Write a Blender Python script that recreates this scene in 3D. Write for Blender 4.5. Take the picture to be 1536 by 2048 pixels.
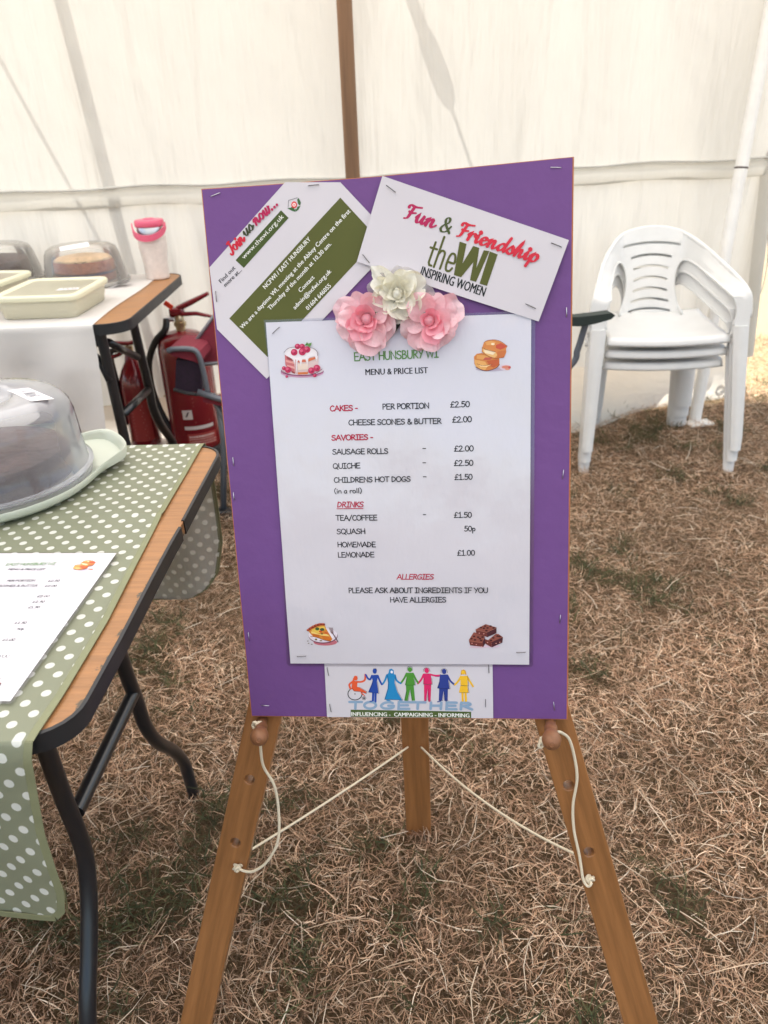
import bpy, math, random
import numpy as np
from mathutils import Vector, Matrix, geometry
sc = bpy.context.scene
for o in list(bpy.data.objects): bpy.data.objects.remove(o)
V = Vector
R = math.radians
random.seed(7)

# ---------------------------------------------------------------- camera
FPX, CX, CY, CAMH = 1520.0, 768.0, 1024.0, 1.19          # focal length in pixels of a 1536 x 2048 frame
_M = Matrix(((0.9992434374713675, -0.03889155011574121, 0.0), (-0.01794742709491734, -0.46112455509540884, 0.8871538956397215), (-0.03450279019264728, -0.8864827082451501, -0.46147368879630196)))   # columns: right, down, forward
cam_data = bpy.data.cameras.new("camera"); cam = bpy.data.objects.new("camera", cam_data)
sc.collection.objects.link(cam); sc.camera = cam
cam.matrix_world = Matrix.Translation((0, 0, CAMH)) @ (Matrix((_M.col[0], -_M.col[1], -_M.col[2])).transposed()).to_4x4()
cam_data.sensor_width = 36.0
cam_data.lens = 36.0 * FPX / 2048.0
cam_data.clip_start = 0.02; cam_data.clip_end = 400
cam_data.dof.use_dof = True; cam_data.dof.focus_distance = 0.92; cam_data.dof.aperture_fstop = 8.0
CAM = V((0, 0, CAMH))

# ---------------------------------------------------------------- sky, sun, exposure
SUN = V((-0.390, 0.511, 0.766)).normalized()             # direction towards the sun
w = bpy.data.worlds.new("World"); sc.world = w; w.use_nodes = True
nt = w.node_tree; bg = nt.nodes["Background"]
sky = nt.nodes.new("ShaderNodeTexSky"); sky.sky_type = 'NISHITA'; sky.sun_disc = False
sky.sun_elevation = math.asin(SUN.z); sky.sun_rotation = math.atan2(SUN.x, SUN.y)
sky.air_density = 1.0; sky.dust_density = 2.0; sky.ozone_density = 1.0
nt.links.new(sky.outputs[0], bg.inputs[0]); bg.inputs[1].default_value = 0.12
sl = bpy.data.lights.new("sun", 'SUN'); sl.energy = 4.6; sl.angle = R(0.53); sl.color = (1.0, 0.95, 0.87)
so = bpy.data.objects.new("sun", sl); sc.collection.objects.link(so)
so.rotation_euler = SUN.to_track_quat('Z', 'Y').to_euler(); so.location = SUN * 20
sc.view_settings.view_transform = 'Standard'; sc.view_settings.look = 'None'
sc.view_settings.exposure = 1.52; sc.view_settings.gamma = 1.0
sc.render.engine = 'CYCLES'
cy = sc.cycles
cy.use_denoising = True; cy.max_bounces = 10; cy.diffuse_bounces = 5; cy.glossy_bounces = 4
cy.transmission_bounces = 8; cy.transparent_max_bounces = 24; cy.sample_clamp_indirect = 6.0
cy.caustics_reflective = False; cy.caustics_refractive = False

# ---------------------------------------------------------------- pixel (of the 1536 x 2048 photo) to place helpers
def ray(px, py): return _M @ V(((px - CX) / FPX, (py - CY) / FPX, 1.0))
def at_plane(px, py, P, N):
    r = ray(px, py); return CAM + r * ((V(P) - CAM).dot(V(N)) / r.dot(V(N)))
def at_z(px, py, z=0.0): return at_plane(px, py, (0, 0, z), (0, 0, 1))

# ---------------------------------------------------------------- object helpers
LOCS = {}
def setp(o, label=None, cat=None, group=None, kind=None):
    if label: o['label'] = label
    if cat: o['category'] = cat
    if group: o['group'] = group
    if kind: o['kind'] = kind
    return o
def thing(name, label, cat, loc=(0, 0, 0), group=None):
    o = bpy.data.objects.new(name, None); sc.collection.objects.link(o)
    o.empty_display_size = 0.05; o.location = loc; LOCS[o] = V(loc)
    return setp(o, label, cat, group)
class MB:
    """collects geometry in world coordinates and links it as one mesh object"""
    def __init__(s): s.v = []; s.f = []; s.c = []; s.col = None; s.uv = None
    def add(s, vs, fs, col=None):
        n = len(s.v); s.v += [tuple(p) for p in vs]; s.f += [tuple(i + n for i in f) for f in fs]
        s.c += [col or (1, 1, 1)] * len(fs)
    def box(s, c, size, rot=None, bev=0.0):
        c = V(c); h = [d / 2 for d in size]; rot = rot or Matrix.Identity(3)
        if bev <= 0:
            vs = [c + rot @ V((x * h[0], y * h[1], z * h[2])) for z in (-1, 1) for x, y in ((-1, -1), (1, -1), (1, 1), (-1, 1))]
            s.add(vs, [(3, 2, 1, 0), (4, 5, 6, 7), (0, 1, 5, 4), (1, 2, 6, 5), (2, 3, 7, 6), (3, 0, 4, 7)]); return
        rings = []
        for z, ins in ((-h[2], bev), (-h[2] + bev, 0), (h[2] - bev, 0), (h[2], bev)):
            rings.append([c + rot @ V((x, y, z)) for x, y in rrect(h[0] - ins, h[1] - ins, max(bev * 1.5 - ins, bev * .5), 4)])
        s.loft(rings, True, True)
    def loft(s, rings, cap0=False, cap1=False, closed=True):
        n = len(rings[0]); vs = [p for r in rings for p in r]; fs = []
        for i in range(len(rings) - 1):
            for j in range(n if closed else n - 1):
                k = (j + 1) % n; fs.append((i * n + j, i * n + k, (i + 1) * n + k, (i + 1) * n + j))
        if cap0: fs.append(tuple(range(n - 1, -1, -1)))
        if cap1: fs.append(tuple((len(rings) - 1) * n + j for j in range(n)))
        s.add(vs, fs)
    def tube(s, pts, r, n=10, caps=True):
        pts = [V(p) for p in pts]; rs = r if isinstance(r, (list, tuple)) else [r] * len(pts)
        up = None; rings = []
        for i, p in enumerate(pts):
            d = (pts[min(i + 1, len(pts) - 1)] - pts[max(i - 1, 0)]).normalized()
            if up is None:
                up = V((0, 0, 1)) if abs(d.z) < .9 else V((1, 0, 0))
            up = (up - d * up.dot(d)).normalized(); sd = d.cross(up)
            rings.append([p + (up * math.cos(a) + sd * math.sin(a)) * rs[i] for a in [2 * math.pi * k / n for k in range(n)]])
        s.loft([list(reversed(q)) for q in rings], caps, caps)
    def lathe(s, prof, c=(0, 0, 0), n=32, cap0=True, cap1=True, rot=None):
        c = V(c); rot = rot or Matrix.Identity(3)
        s.loft([[c + rot @ V((r * math.cos(2 * math.pi * k / n), r * math.sin(2 * math.pi * k / n), z)) for k in range(n)] for r, z in prof], cap0, cap1)
    def grid(s, P, nu, nv):
        vs = [P(i / nu, j / nv) for j in range(nv + 1) for i in range(nu + 1)]
        s.add(vs, [(j * (nu + 1) + i, j * (nu + 1) + i + 1, (j + 1) * (nu + 1) + i + 1, (j + 1) * (nu + 1) + i) for j in range(nv) for i in range(nu)])
    def build(s, name, m, parent=None, smooth=False, auto=None, uv=None):
        me = bpy.data.meshes.new(name)
        off = V((0, 0, 0)); q = parent
        while q is not None:
            off += LOCS.get(q, V((0, 0, 0))); q = q.parent
        me.from_pydata([tuple(V(p) - off) for p in s.v], [], s.f)
        if any(c != (1, 1, 1) for c in s.c):
            at = me.attributes.new("Col", 'FLOAT_COLOR', 'FACE')
            at.data.foreach_set("color", np.array([(c[0], c[1], c[2], 1.0) for c in s.c], dtype=np.float32).ravel())
        if uv:
            l = me.uv_layers.new(name="UVMap")
            for lp in me.loops: l.data[lp.index].uv = uv(V(s.v[lp.vertex_index]))
        me.materials.append(m)
        if smooth:
            me.polygons.foreach_set("use_smooth", [True] * len(me.polygons))
            if auto is not None: me.set_sharp_from_angle(angle=R(auto))
        me.update()
        o = bpy.data.objects.new(name, me); sc.collection.objects.link(o)
        if parent is not None: o.parent = parent
        return o
def rrect(hx, hy, r, n=5):
    out = []
    for cx_, cy_, a0 in ((hx - r, hy - r, 0), (-hx + r, hy - r, 90), (-hx + r, -hy + r, 180), (hx - r, -hy + r, 270)):
        for k in range(n + 1):
            a = R(a0 + 90 * k / n); out.append((cx_ + r * math.cos(a), cy_ + r * math.sin(a)))
    return out
def smooth_path(pts, n=6):
    pts = [V(p) for p in pts]; out = []
    for i in range(len(pts) - 1):
        p0 = pts[max(i - 1, 0)]; p1 = pts[i]; p2 = pts[i + 1]; p3 = pts[min(i + 2, len(pts) - 1)]
        for k in range(n):
            t = k / n
            out.append(0.5 * ((2 * p1) + (p2 - p0) * t + (2 * p0 - 5 * p1 + 4 * p2 - p3) * t * t + (3 * p1 - p0 - 3 * p2 + p3) * t ** 3))
    out.append(pts[-1]); return out
def inside(p, poly):
    x, y = p; c = False; n = len(poly); j = n - 1
    for i in range(n):
        xi, yi = poly[i]; xj, yj = poly[j]
        if (yi > y) != (yj > y) and x < (xj - xi) * (y - yi) / (yj - yi) + xi: c = not c
        j = i
    return c
def resample(poly, step, closed=True):
    out = []; n = len(poly)
    for i in range(n if closed else n - 1):
        a = V(poly[i]).to_2d(); b = V(poly[(i + 1) % n]).to_2d(); k = max(1, int((b - a).length / step))
        for t in range(k): out.append(tuple(a.lerp(b, t / k)))
    if not closed: out.append(tuple(poly[-1][:2]))
    return out
def tri_poly(outline, holes=(), step=None):
    """triangles of a 2-D outline with holes, on a grid of inner points when step is given"""
    loops = [list(outline)] + [list(h) for h in holes]
    if step: loops = [resample(l, step) for l in loops]
    vs = []; es = []
    for l in loops:
        b = len(vs); vs += [V((p[0], p[1])) for p in l]; es += [(b + i, b + (i + 1) % len(l)) for i in range(len(l))]
    if step:
        xs = [p[0] for p in loops[0]]; ys = [p[1] for p in loops[0]]
        x = min(xs) + step * .37
        while x < max(xs):
            y = min(ys) + step * .41
            while y < max(ys):
                if inside((x, y), loops[0]) and not any(inside((x, y), h) for h in loops[1:]): vs.append(V((x, y)))
                y += step
            x += step
    ov, oe, of, *_ = geometry.delaunay_2d_cdt(vs, es, [], 0, 1e-7)
    fs = []
    for f in of:
        c = sum((ov[i] for i in f), V((0, 0))) / len(f)
        if inside(c, loops[0]) and not any(inside(c, h) for h in loops[1:]):
            a, b, d = [ov[i] for i in f[:3]]
            fs.append(tuple(f) if (b - a).cross(d - a) > 0 else tuple(reversed(f)))
    return [tuple(v) for v in ov], fs
def plate(mb, outline, holes, F, th, step=None, col=None):
    """a slab with a given outline: F(x, y, z) places it, z from 0 (front) to th (back)"""
    vs, fs = tri_poly(outline, holes, step); n = len(vs)
    pts = [F(x, y, 0) for x, y in vs] + [F(x, y, th) for x, y in vs]
    faces = list(fs) + [tuple(i + n for i in reversed(f)) for f in fs]
    cnt = {}
    for f in fs:
        for a, b in zip(f, f[1:] + f[:1]): cnt[(a, b)] = 1
    for (a, b) in cnt:
        if (b, a) not in cnt: faces.append((b, a, a + n, b + n))
    mb.add(pts, faces, col)

# ---------------------------------------------------------------- materials
MATS = {}
def lin(c):
    return tuple(((x / 255) / 12.92 if x / 255 <= .04045 else ((x / 255 + .055) / 1.055) ** 2.4) for x in c)
def mat(name, col, rough=.5, spec=.5, metal=0.0, coat=0.0, coat_rough=.05, noise=None, bump=None, attr=False, trans=0.0, alpha=1.0, translucent=None, sheen=0.0):
    """procedural material; noise = (scale, amount, stretch xyz), bump = (scale, strength, stretch xyz)"""
    m = bpy.data.materials.new(name); m.use_nodes = True; t = m.node_tree; N = t.nodes; L = t.links
    b = N["Principled BSDF"]; out = N["Material Output"]
    b.inputs["Base Color"].default_value = (*col, 1); b.inputs["Roughness"].default_value = rough
    b.inputs["Specular IOR Level"].default_value = spec; b.inputs["Metallic"].default_value = metal
    b.inputs["Coat Weight"].default_value = coat; b.inputs["Coat Roughness"].default_value = coat_rough
    b.inputs["Transmission Weight"].default_value = trans; b.inputs["Alpha"].default_value = alpha
    b.inputs["Sheen Weight"].default_value = sheen
    tc = N.new("ShaderNodeTexCoord"); base = None
    if attr:
        a = N.new("ShaderNodeAttribute"); a.attribute_name = "Col"; base = a.outputs["Color"]; L.new(base, b.inputs["Base Color"])
    if noise:
        sc_, amt, st = (noise + ((1, 1, 1),))[:3]
        mp = N.new("ShaderNodeMapping"); mp.inputs["Scale"].default_value = st; L.new(tc.outputs["Object"], mp.inputs[0])
        nz = N.new("ShaderNodeTexNoise"); nz.inputs["Scale"].default_value = sc_; nz.inputs["Detail"].default_value = 6; nz.inputs["Roughness"].default_value = .62
        L.new(mp.outputs[0], nz.inputs[0])
        mr = N.new("ShaderNodeMapRange"); mr.inputs[1].default_value = .25; mr.inputs[2].default_value = .75
        mr.inputs[3].default_value = 1 - amt; mr.inputs[4].default_value = 1 + amt * .6; L.new(nz.outputs[0], mr.inputs[0])
        mx = N.new("ShaderNodeMix"); mx.data_type = 'RGBA'; mx.blend_type = 'MULTIPLY'; mx.inputs[0].default_value = 1
        if base is not None: L.new(base, mx.inputs[6])
        else: mx.inputs[6].default_value = (*col, 1)
        L.new(mr.outputs[0], mx.inputs[7]); base = mx.outputs[2]; L.new(base, b.inputs["Base Color"])
        mr2 = N.new("ShaderNodeMapRange"); mr2.inputs[3].default_value = max(0, rough - .1); mr2.inputs[4].default_value = min(1, rough + .1)
        L.new(nz.outputs[0], mr2.inputs[0]); L.new(mr2.outputs[0], b.inputs["Roughness"])
    if bump:
        sc_, amt, st = (bump + ((1, 1, 1),))[:3]
        mp = N.new("ShaderNodeMapping"); mp.inputs["Scale"].default_value = st; L.new(tc.outputs["Object"], mp.inputs[0])
        nz = N.new("ShaderNodeTexNoise"); nz.inputs["Scale"].default_value = sc_; nz.inputs["Detail"].default_value = 4; L.new(mp.outputs[0], nz.inputs[0])
        bp_ = N.new("ShaderNodeBump"); bp_.inputs["Strength"].default_value = amt; bp_.inputs["Distance"].default_value = .01
        L.new(nz.outputs[0], bp_.inputs["Height"]); L.new(bp_.outputs[0], b.inputs["Normal"]); L.new(bp_.outputs[0], b.inputs["Coat Normal"])
    if translucent:
        tr = N.new("ShaderNodeBsdfTranslucent"); tr.inputs[0].default_value = (*translucent[1], 1)
        ms = N.new("ShaderNodeMixShader"); ms.inputs[0].default_value = translucent[0]
        L.new(b.outputs[0], ms.inputs[1]); L.new(tr.outputs[0], ms.inputs[2]); L.new(ms.outputs[0], out.inputs[0])
        if bump: L.new(bp_.outputs[0], tr.inputs["Normal"])
    MATS[name] = m; return m
def glassy(name, col, clear, rough=.12):
    """thin frosted plastic: partly clear, partly milky, with a glossy face"""
    m = bpy.data.materials.new(name); m.use_nodes = True; t = m.node_tree; N = t.nodes; L = t.links
    out = N["Material Output"]; b = N["Principled BSDF"]
    b.inputs["Base Color"].default_value = (*col, 1); b.inputs["Roughness"].default_value = rough; b.inputs["Specular IOR Level"].default_value = .6
    tp = N.new("ShaderNodeBsdfTransparent"); tp.inputs[0].default_value = (*[min(1, .55 + c * .5) for c in col], 1)
    tl = N.new("ShaderNodeBsdfTranslucent"); tl.inputs[0].default_value = (*col, 1)
    m1 = N.new("ShaderNodeMixShader"); m1.inputs[0].default_value = .35; L.new(b.outputs[0], m1.inputs[1]); L.new(tl.outputs[0], m1.inputs[2])
    fr = N.new("ShaderNodeLayerWeight"); fr.inputs[0].default_value = .35
    mr = N.new("ShaderNodeMapRange"); mr.inputs[3].default_value = clear; mr.inputs[4].default_value = clear * .25
    L.new(fr.outputs["Facing"], mr.inputs[0])
    m2 = N.new("ShaderNodeMixShader"); L.new(mr.outputs[0], m2.inputs[0]); L.new(m1.outputs[0], m2.inputs[1]); L.new(tp.outputs[0], m2.inputs[2])
    gl = N.new("ShaderNodeBsdfGlossy"); gl.inputs["Roughness"].default_value = rough * .6
    f2 = N.new("ShaderNodeFresnel"); f2.inputs[0].default_value = 1.45
    m3 = N.new("ShaderNodeMixShader"); L.new(f2.outputs[0], m3.inputs[0]); L.new(m2.outputs[0], m3.inputs[1]); L.new(gl.outputs[0], m3.inputs[2])
    L.new(m3.outputs[0], out.inputs[0]); MATS[name] = m; return m
M = MATS

# ================================================================ ground and grass
def ground_mat():
    m = bpy.data.materials.new("soil and thatch"); m.use_nodes = True; t = m.node_tree; N = t.nodes; L = t.links; b = N["Principled BSDF"]
    tc = N.new("ShaderNodeTexCoord")
    n1 = N.new("ShaderNodeTexNoise"); n1.inputs["Scale"].default_value = 3.5; n1.inputs["Detail"].default_value = 8; L.new(tc.outputs["Object"], n1.inputs[0])
    n2 = N.new("ShaderNodeTexNoise"); n2.inputs["Scale"].default_value = 160; n2.inputs["Detail"].default_value = 8; n2.inputs["Roughness"].default_value = .75; L.new(tc.outputs["Object"], n2.inputs[0])
    r1 = N.new("ShaderNodeValToRGB"); r1.color_ramp.elements[0].position = .3; r1.color_ramp.elements[0].color = (.05, .034, .022, 1); r1.color_ramp.elements[1].position = .72; r1.color_ramp.elements[1].color = (.30, .21, .125, 1)
    L.new(n2.outputs[0], r1.inputs[0])
    r2 = N.new("ShaderNodeValToRGB"); r2.color_ramp.elements[0].position = .35; r2.color_ramp.elements[0].color = (.75, .72, .66, 1); r2.color_ramp.elements[1].position = .65; r2.color_ramp.elements[1].color = (1, 1, 1, 1); L.new(n1.outputs[0], r2.inputs[0])
    mx = N.new("ShaderNodeMix"); mx.data_type = 'RGBA'; mx.blend_type = 'MULTIPLY'; mx.inputs[0].default_value = 1; L.new(r1.outputs[0], mx.inputs[6]); L.new(r2.outputs[0], mx.inputs[7])
    # thatch colour lightened outside the tent to read as sunlit, darker soil inside
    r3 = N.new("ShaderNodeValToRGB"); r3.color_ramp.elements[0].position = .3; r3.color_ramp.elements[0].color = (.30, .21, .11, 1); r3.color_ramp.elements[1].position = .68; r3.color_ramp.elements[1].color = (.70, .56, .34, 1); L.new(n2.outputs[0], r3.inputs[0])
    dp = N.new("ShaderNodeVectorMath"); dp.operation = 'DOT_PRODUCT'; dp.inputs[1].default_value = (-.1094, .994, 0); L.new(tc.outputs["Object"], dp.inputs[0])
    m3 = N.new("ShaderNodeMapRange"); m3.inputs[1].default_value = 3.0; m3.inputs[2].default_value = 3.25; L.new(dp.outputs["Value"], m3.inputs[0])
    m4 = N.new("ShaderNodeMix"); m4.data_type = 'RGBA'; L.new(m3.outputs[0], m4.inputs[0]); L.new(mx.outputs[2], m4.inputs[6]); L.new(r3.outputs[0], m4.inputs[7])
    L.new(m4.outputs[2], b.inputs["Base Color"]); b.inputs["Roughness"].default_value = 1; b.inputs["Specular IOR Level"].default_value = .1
    bp_ = N.new("ShaderNodeBump"); bp_.inputs["Strength"].default_value = .9; bp_.inputs["Distance"].default_value = .015; L.new(n2.outputs[0], bp_.inputs["Height"]); L.new(bp_.outputs[0], b.inputs["Normal"])
    return m
mb = MB()
gx = [-150, -40, -12, -5, -2.5] + [x * .1 for x in range(-20, 26)] + [3, 5, 12, 40, 150]; gy = [-150, -40, -10, -3, 0] + [y * .1 for y in range(1, 45)] + [5, 7, 12, 25, 60, 150]
def gz(x, y): return (.006 * math.sin(x * 4.1 + 1.3) * math.cos(y * 3.3) + .004 * math.sin(x * 9.7 + y * 7.1)) if -2.2 < x < 2.6 and 0 < y < 4.6 else 0.0
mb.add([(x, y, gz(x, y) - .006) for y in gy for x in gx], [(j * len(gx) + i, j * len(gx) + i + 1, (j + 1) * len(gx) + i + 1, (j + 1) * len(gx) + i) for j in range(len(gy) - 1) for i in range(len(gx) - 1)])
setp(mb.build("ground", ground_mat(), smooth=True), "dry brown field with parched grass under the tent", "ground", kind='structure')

def blades(name, pos, length, width, lift, cols, rng, curl=1.0, label=None, stand=None):
    """many bent stalks as ONE mesh: each a ribbon of three pieces lying more or less flat"""
    n = len(pos); S = 4
    ang = rng.uniform(0, 2 * np.pi, n); turn = rng.normal(0, 0.55 * curl, n)
    el0 = stand if stand is not None else np.abs(rng.normal(.25, .35, n)); eld = rng.normal(-.18, .3, n)
    P = np.zeros((n, S, 3)); P[:, 0, :2] = pos; P[:, 0, 2] = lift
    a = ang.copy(); e = el0.copy()
    D = []
    for k in range(1, S):
        d = np.stack([np.cos(a) * np.cos(e), np.sin(a) * np.cos(e), np.sin(e)], 1); D.append(d)
        P[:, k] = P[:, k - 1] + d * (length / (S - 1))[:, None]
        a = a + turn; e = e + eld
    P[:, :, 2] = np.maximum(P[:, :, 2], .0005)
    tw = rng.uniform(0, np.pi, n)
    d0 = D[0]; side = np.stack([-np.sin(ang), np.cos(ang), np.zeros(n)], 1); nor = np.cross(d0, side)
    wv = (side * np.cos(tw)[:, None] + nor * np.sin(tw)[:, None] * .8)
    prof = np.array([.75, 1.0, .8, .12])
    vs = np.zeros((n, S, 2, 3))
    for k in range(S):
        vs[:, k, 0] = P[:, k] - wv * (width * prof[k] / 2)[:, None]; vs[:, k, 1] = P[:, k] + wv * (width * prof[k] / 2)[:, None]
    vs = vs.reshape(-1, 3)
    base = np.arange(n)[:, None] * (S * 2)
    fs = np.concatenate([np.stack([base[:, 0] + 2 * k, base[:, 0] + 2 * k + 1, base[:, 0] + 2 * k + 3, base[:, 0] + 2 * k + 2], 1)[:, None, :] for k in range(S - 1)], 1).reshape(-1, 4)
    me = bpy.data.meshes.new(name); nf = len(fs)
    me.vertices.add(len(vs)); me.vertices.foreach_set("co", vs.astype(np.float32).ravel())
    me.loops.add(nf * 4); me.loops.foreach_set("vertex_index", fs.astype(np.int32).ravel())
    me.polygons.add(nf); me.polygons.foreach_set("loop_start", np.arange(0, nf * 4, 4, dtype=np.int32)); me.polygons.foreach_set("loop_total", np.full(nf, 4, dtype=np.int32))
    at = me.attributes.new("Col", 'FLOAT_COLOR', 'FACE')
    c4 = np.ones((n, S - 1, 4), dtype=np.float32); c4[:, :, :3] = cols[:, None, :]
    at.data.foreach_set("color", c4.ravel())
    me.update(); me.validate()
    me.materials.append(M["straw"])
    o = bpy.data.objects.new(name, me); sc.collection.objects.link(o)
    return setp(o, label, "grass", kind='stuff')
mat("straw", (.4, .3, .2), rough=.75, spec=.25, attr=True, translucent=(.22, (.42, .32, .18)))
rng = np.random.default_rng(11)
def field(n, x0, x1, y0, y1, p=1.0):
    out = np.zeros((0, 2))
    while len(out) < n:
        q = np.stack([rng.uniform(x0, x1, n), rng.uniform(y0, y1, n)], 1)
        k = (np.abs(q[:, 0] - .05) < .50 + .50 * (q[:, 1] + .35)) & (rng.uniform(0, 1, n) < 1 / (1 + .16 * np.maximum(q[:, 1] - .4, 0) ** 2))
        out = np.concatenate([out, q[k]])
    return out[:n]
def vnoise(q, s, seed):
    r = np.random.default_rng(seed).uniform(0, 1, (64, 64)); u = q * s + 200; i = np.floor(u).astype(int); f = u - i; f = f * f * (3 - 2 * f)
    g = lambda a, b: r[a % 64, b % 64]
    return (g(i[:, 0], i[:, 1]) * (1 - f[:, 0]) + g(i[:, 0] + 1, i[:, 1]) * f[:, 0]) * (1 - f[:, 1]) + (g(i[:, 0], i[:, 1] + 1) * (1 - f[:, 0]) + g(i[:, 0] + 1, i[:, 1] + 1) * f[:, 0]) * f[:, 1]
def pick(pal, n, w_): return np.array(pal)[rng.choice(len(pal), n, p=np.array(w_) / sum(w_))]
n = 330000
q = field(n, -2.2, 3.2, .05, 4.3)
straw = pick([(.61, .415, .275), (.455, .28, .18), (.74, .55, .395), (.26, .15, .097), (.84, .695, .53), (.085, .053, .037)], n, [27, 28, 12, 19, 4, 10])
big = vnoise(q, 2.2, 5)[:, None]; straw = straw * (.82 + .54 * big) * rng.uniform(.75, 1.2, (n, 1))
pn = vnoise(q, 5.5, 9) * .6 + vnoise(q, 13, 10) * .4
straw *= (.86 + .46 * vnoise(q, 9, 21))[:, None]
ln = np.where(rng.uniform(0, 1, n) < .62, rng.gamma(4, .0046, n) + .006, rng.gamma(4, .0064, n) + .010)
gn = vnoise(q, 8.5, 31) * .55 + vnoise(q, 19, 32) * .45; keep = (gn < .70) | (rng.uniform(0, 1, n) < .25)
q, straw, ln = q[keep], straw[keep], ln[keep]; n = len(q)
blades("dry_grass", q, ln, rng.uniform(.0008, .0020, n), rng.uniform(0, .016, n), straw, rng, curl=.75, label="dead straw coloured grass matted over the whole field")
# long pale single stalks lying on top
n = 3600
q = field(n, -2.0, 3.0, .1, 3.9)
blades("long_dry_stalks", q, rng.uniform(.05, .13, n), rng.uniform(.0010, .0020, n), rng.uniform(.010, .024, n), pick([(.78, .64, .48), (.66, .49, .34), (.86, .75, .6)], n, [4, 4, 2]) * rng.uniform(.8, 1.1, (n, 1)), rng, curl=.45, label="longer pale dead stalks lying loose over the matted grass", stand=np.abs(rng.normal(.1, .15, n)))
# green survivors in clumps
n = 130000
q = field(n, -2.2, 3.0, .05, 4.2)
pn = vnoise(q, 8.5, 31) * .55 + vnoise(q, 19, 32) * .45
k = pn + rng.normal(0, .035, n) > .685; q = q[k]; n = len(q)
green = pick([(.04, .062, .028), (.075, .098, .042), (.028, .045, .024), (.13, .13, .06)], n, [4, 3, 3, 2]) * rng.uniform(.7, 1.25, (n, 1))
blades("green_grass", q, rng.uniform(.025, .065, n), rng.uniform(.0014, .0034, n), rng.uniform(.004, .018, n), green, rng, label="small dark green tufts surviving in the dry grass", stand=np.abs(rng.normal(.6, .35, n)))

# ================================================================ marquee
WA = V((-0.942, 3.033, 0)); WD = V((0.99400, 0.10940, 0)); WN = V((-0.10940, 0.99400, 0))      # wall foot, along, outward
def wall(a, z, out=0.0): return WA + WD * a + WN * out + V((0, 0, z))
def canvas_mat(name, refl, thru, t, bumps, dirt=.06):
    m = bpy.data.materials.new(name); m.use_nodes = True; tr = m.node_tree; N = tr.nodes; L = tr.links; b = N["Principled BSDF"]; out = N["Material Output"]
    tc = N.new("ShaderNodeTexCoord"); prev = None
    for sc_, st, rot, k in bumps:
        mp = N.new("ShaderNodeMapping"); mp.inputs["Rotation"].default_value = rot; mp.inputs["Scale"].default_value = st; L.new(tc.outputs["Object"], mp.inputs[0])
        nz = N.new("ShaderNodeTexNoise"); nz.inputs["Scale"].default_value = sc_; nz.inputs["Detail"].default_value = 3; nz.inputs["Distortion"].default_value = .4; L.new(mp.outputs[0], nz.inputs[0])
        mu = N.new("ShaderNodeMath"); mu.operation = 'MULTIPLY'; mu.inputs[1].default_value = k; L.new(nz.outputs[0], mu.inputs[0])
        if prev is None: prev = mu.outputs[0]
        else:
            ad = N.new("ShaderNodeMath"); ad.operation = 'ADD'; L.new(prev, ad.inputs[0]); L.new(mu.outputs[0], ad.inputs[1]); prev = ad.outputs[0]
    bp_ = N.new("ShaderNodeBump"); bp_.inputs["Strength"].default_value = 1; bp_.inputs["Distance"].default_value = 1; L.new(prev, bp_.inputs["Height"])
    n3 = N.new("ShaderNodeTexNoise"); n3.inputs["Scale"].default_value = 2.3; n3.inputs["Detail"].default_value = 7; n3.inputs["Roughness"].default_value = .7; L.new(tc.outputs["Object"], n3.inputs[0])
    mr = N.new("ShaderNodeMapRange"); mr.inputs[1].default_value = .3; mr.inputs[2].default_value = .7; mr.inputs[3].default_value = 1 - dirt; mr.inputs[4].default_value = 1; L.new(n3.outputs[0], mr.inputs[0])
    tl = N.new("ShaderNodeBsdfTranslucent")
    for col, sock in ((refl, b.inputs["Base Color"]), (thru, tl.inputs[0])):
        mx = N.new("ShaderNodeMix"); mx.data_type = 'RGBA'; mx.blend_type = 'MULTIPLY'; mx.inputs[0].default_value = 1; mx.inputs[6].default_value = (*col, 1); L.new(mr.outputs[0], mx.inputs[7]); L.new(mx.outputs[2], sock)
    b.inputs["Roughness"].default_value = .7; b.inputs["Specular IOR Level"].default_value = .25
    L.new(bp_.outputs[0], b.inputs["Normal"]); L.new(bp_.outputs[0], tl.inputs["Normal"])
    ms = N.new("ShaderNodeMixShader"); ms.inputs[0].default_value = t; L.new(b.outputs[0], ms.inputs[1]); L.new(tl.outputs[0], ms.inputs[2]); L.new(ms.outputs[0], out.inputs[0])
    MATS[name] = m; return m
CREASE = [(7, (1.0, 1.0, .16), (0, R(24), 0), .024), (16, (1, 1, .12), (0, R(17), 0), .009), (3.2, (1, 1, .55), (0, R(-12), 0), .045), (60, (1, 1, 1), (0, 0, 0), .0006)]
canvas_mat("canvas", (.62, .60, .55), (.75, .737, .69), .137, CREASE)
canvas_mat("canvas doubled", (.60, .57, .50), (.69, .67, .61), .130, [(22, (1, 1, .2), (0, R(80), 0), .004), (40, (1, 1, 1), (0, 0, 0), .001)], .1)
canvas_mat("canvas roof", (.8, .78, .72), (.86, .845, .81), .58, [(4, (1, 1, 1), (0, 0, 0), .03)])
canvas_mat("mud flap", (.70, .67, .60), (.86, .80, .70), .29, [(5, (.2, .2, 1), (0, 0, 0), .03), (30, (.4, 1, 1), (0, 0, 0), .003)], .12)
mat("steel", (.55, .55, .56), rough=.35, metal=1.0)
mat("rope", (.62, .58, .5), rough=.85, bump=(300, .6))
mq = thing("marquee", "white canvas marquee with a back wall glowing in the sun", "marquee", wall(0, 0))
A0, A1 = -3.6, 2.545
def fold(a, z):
    s = .010 * math.sin(a * 9 + z * 1.7) + .006 * math.sin(a * 21 - z * 3.1 + 1) + .012 * math.sin(a * 3.1 + 2)
    e = max(0, (a - 1.7) / .85); return s * .8 + .045 * e * math.sin(a * 11.5 + z * 1.3) * (1 if z > 1 else .5)
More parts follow.
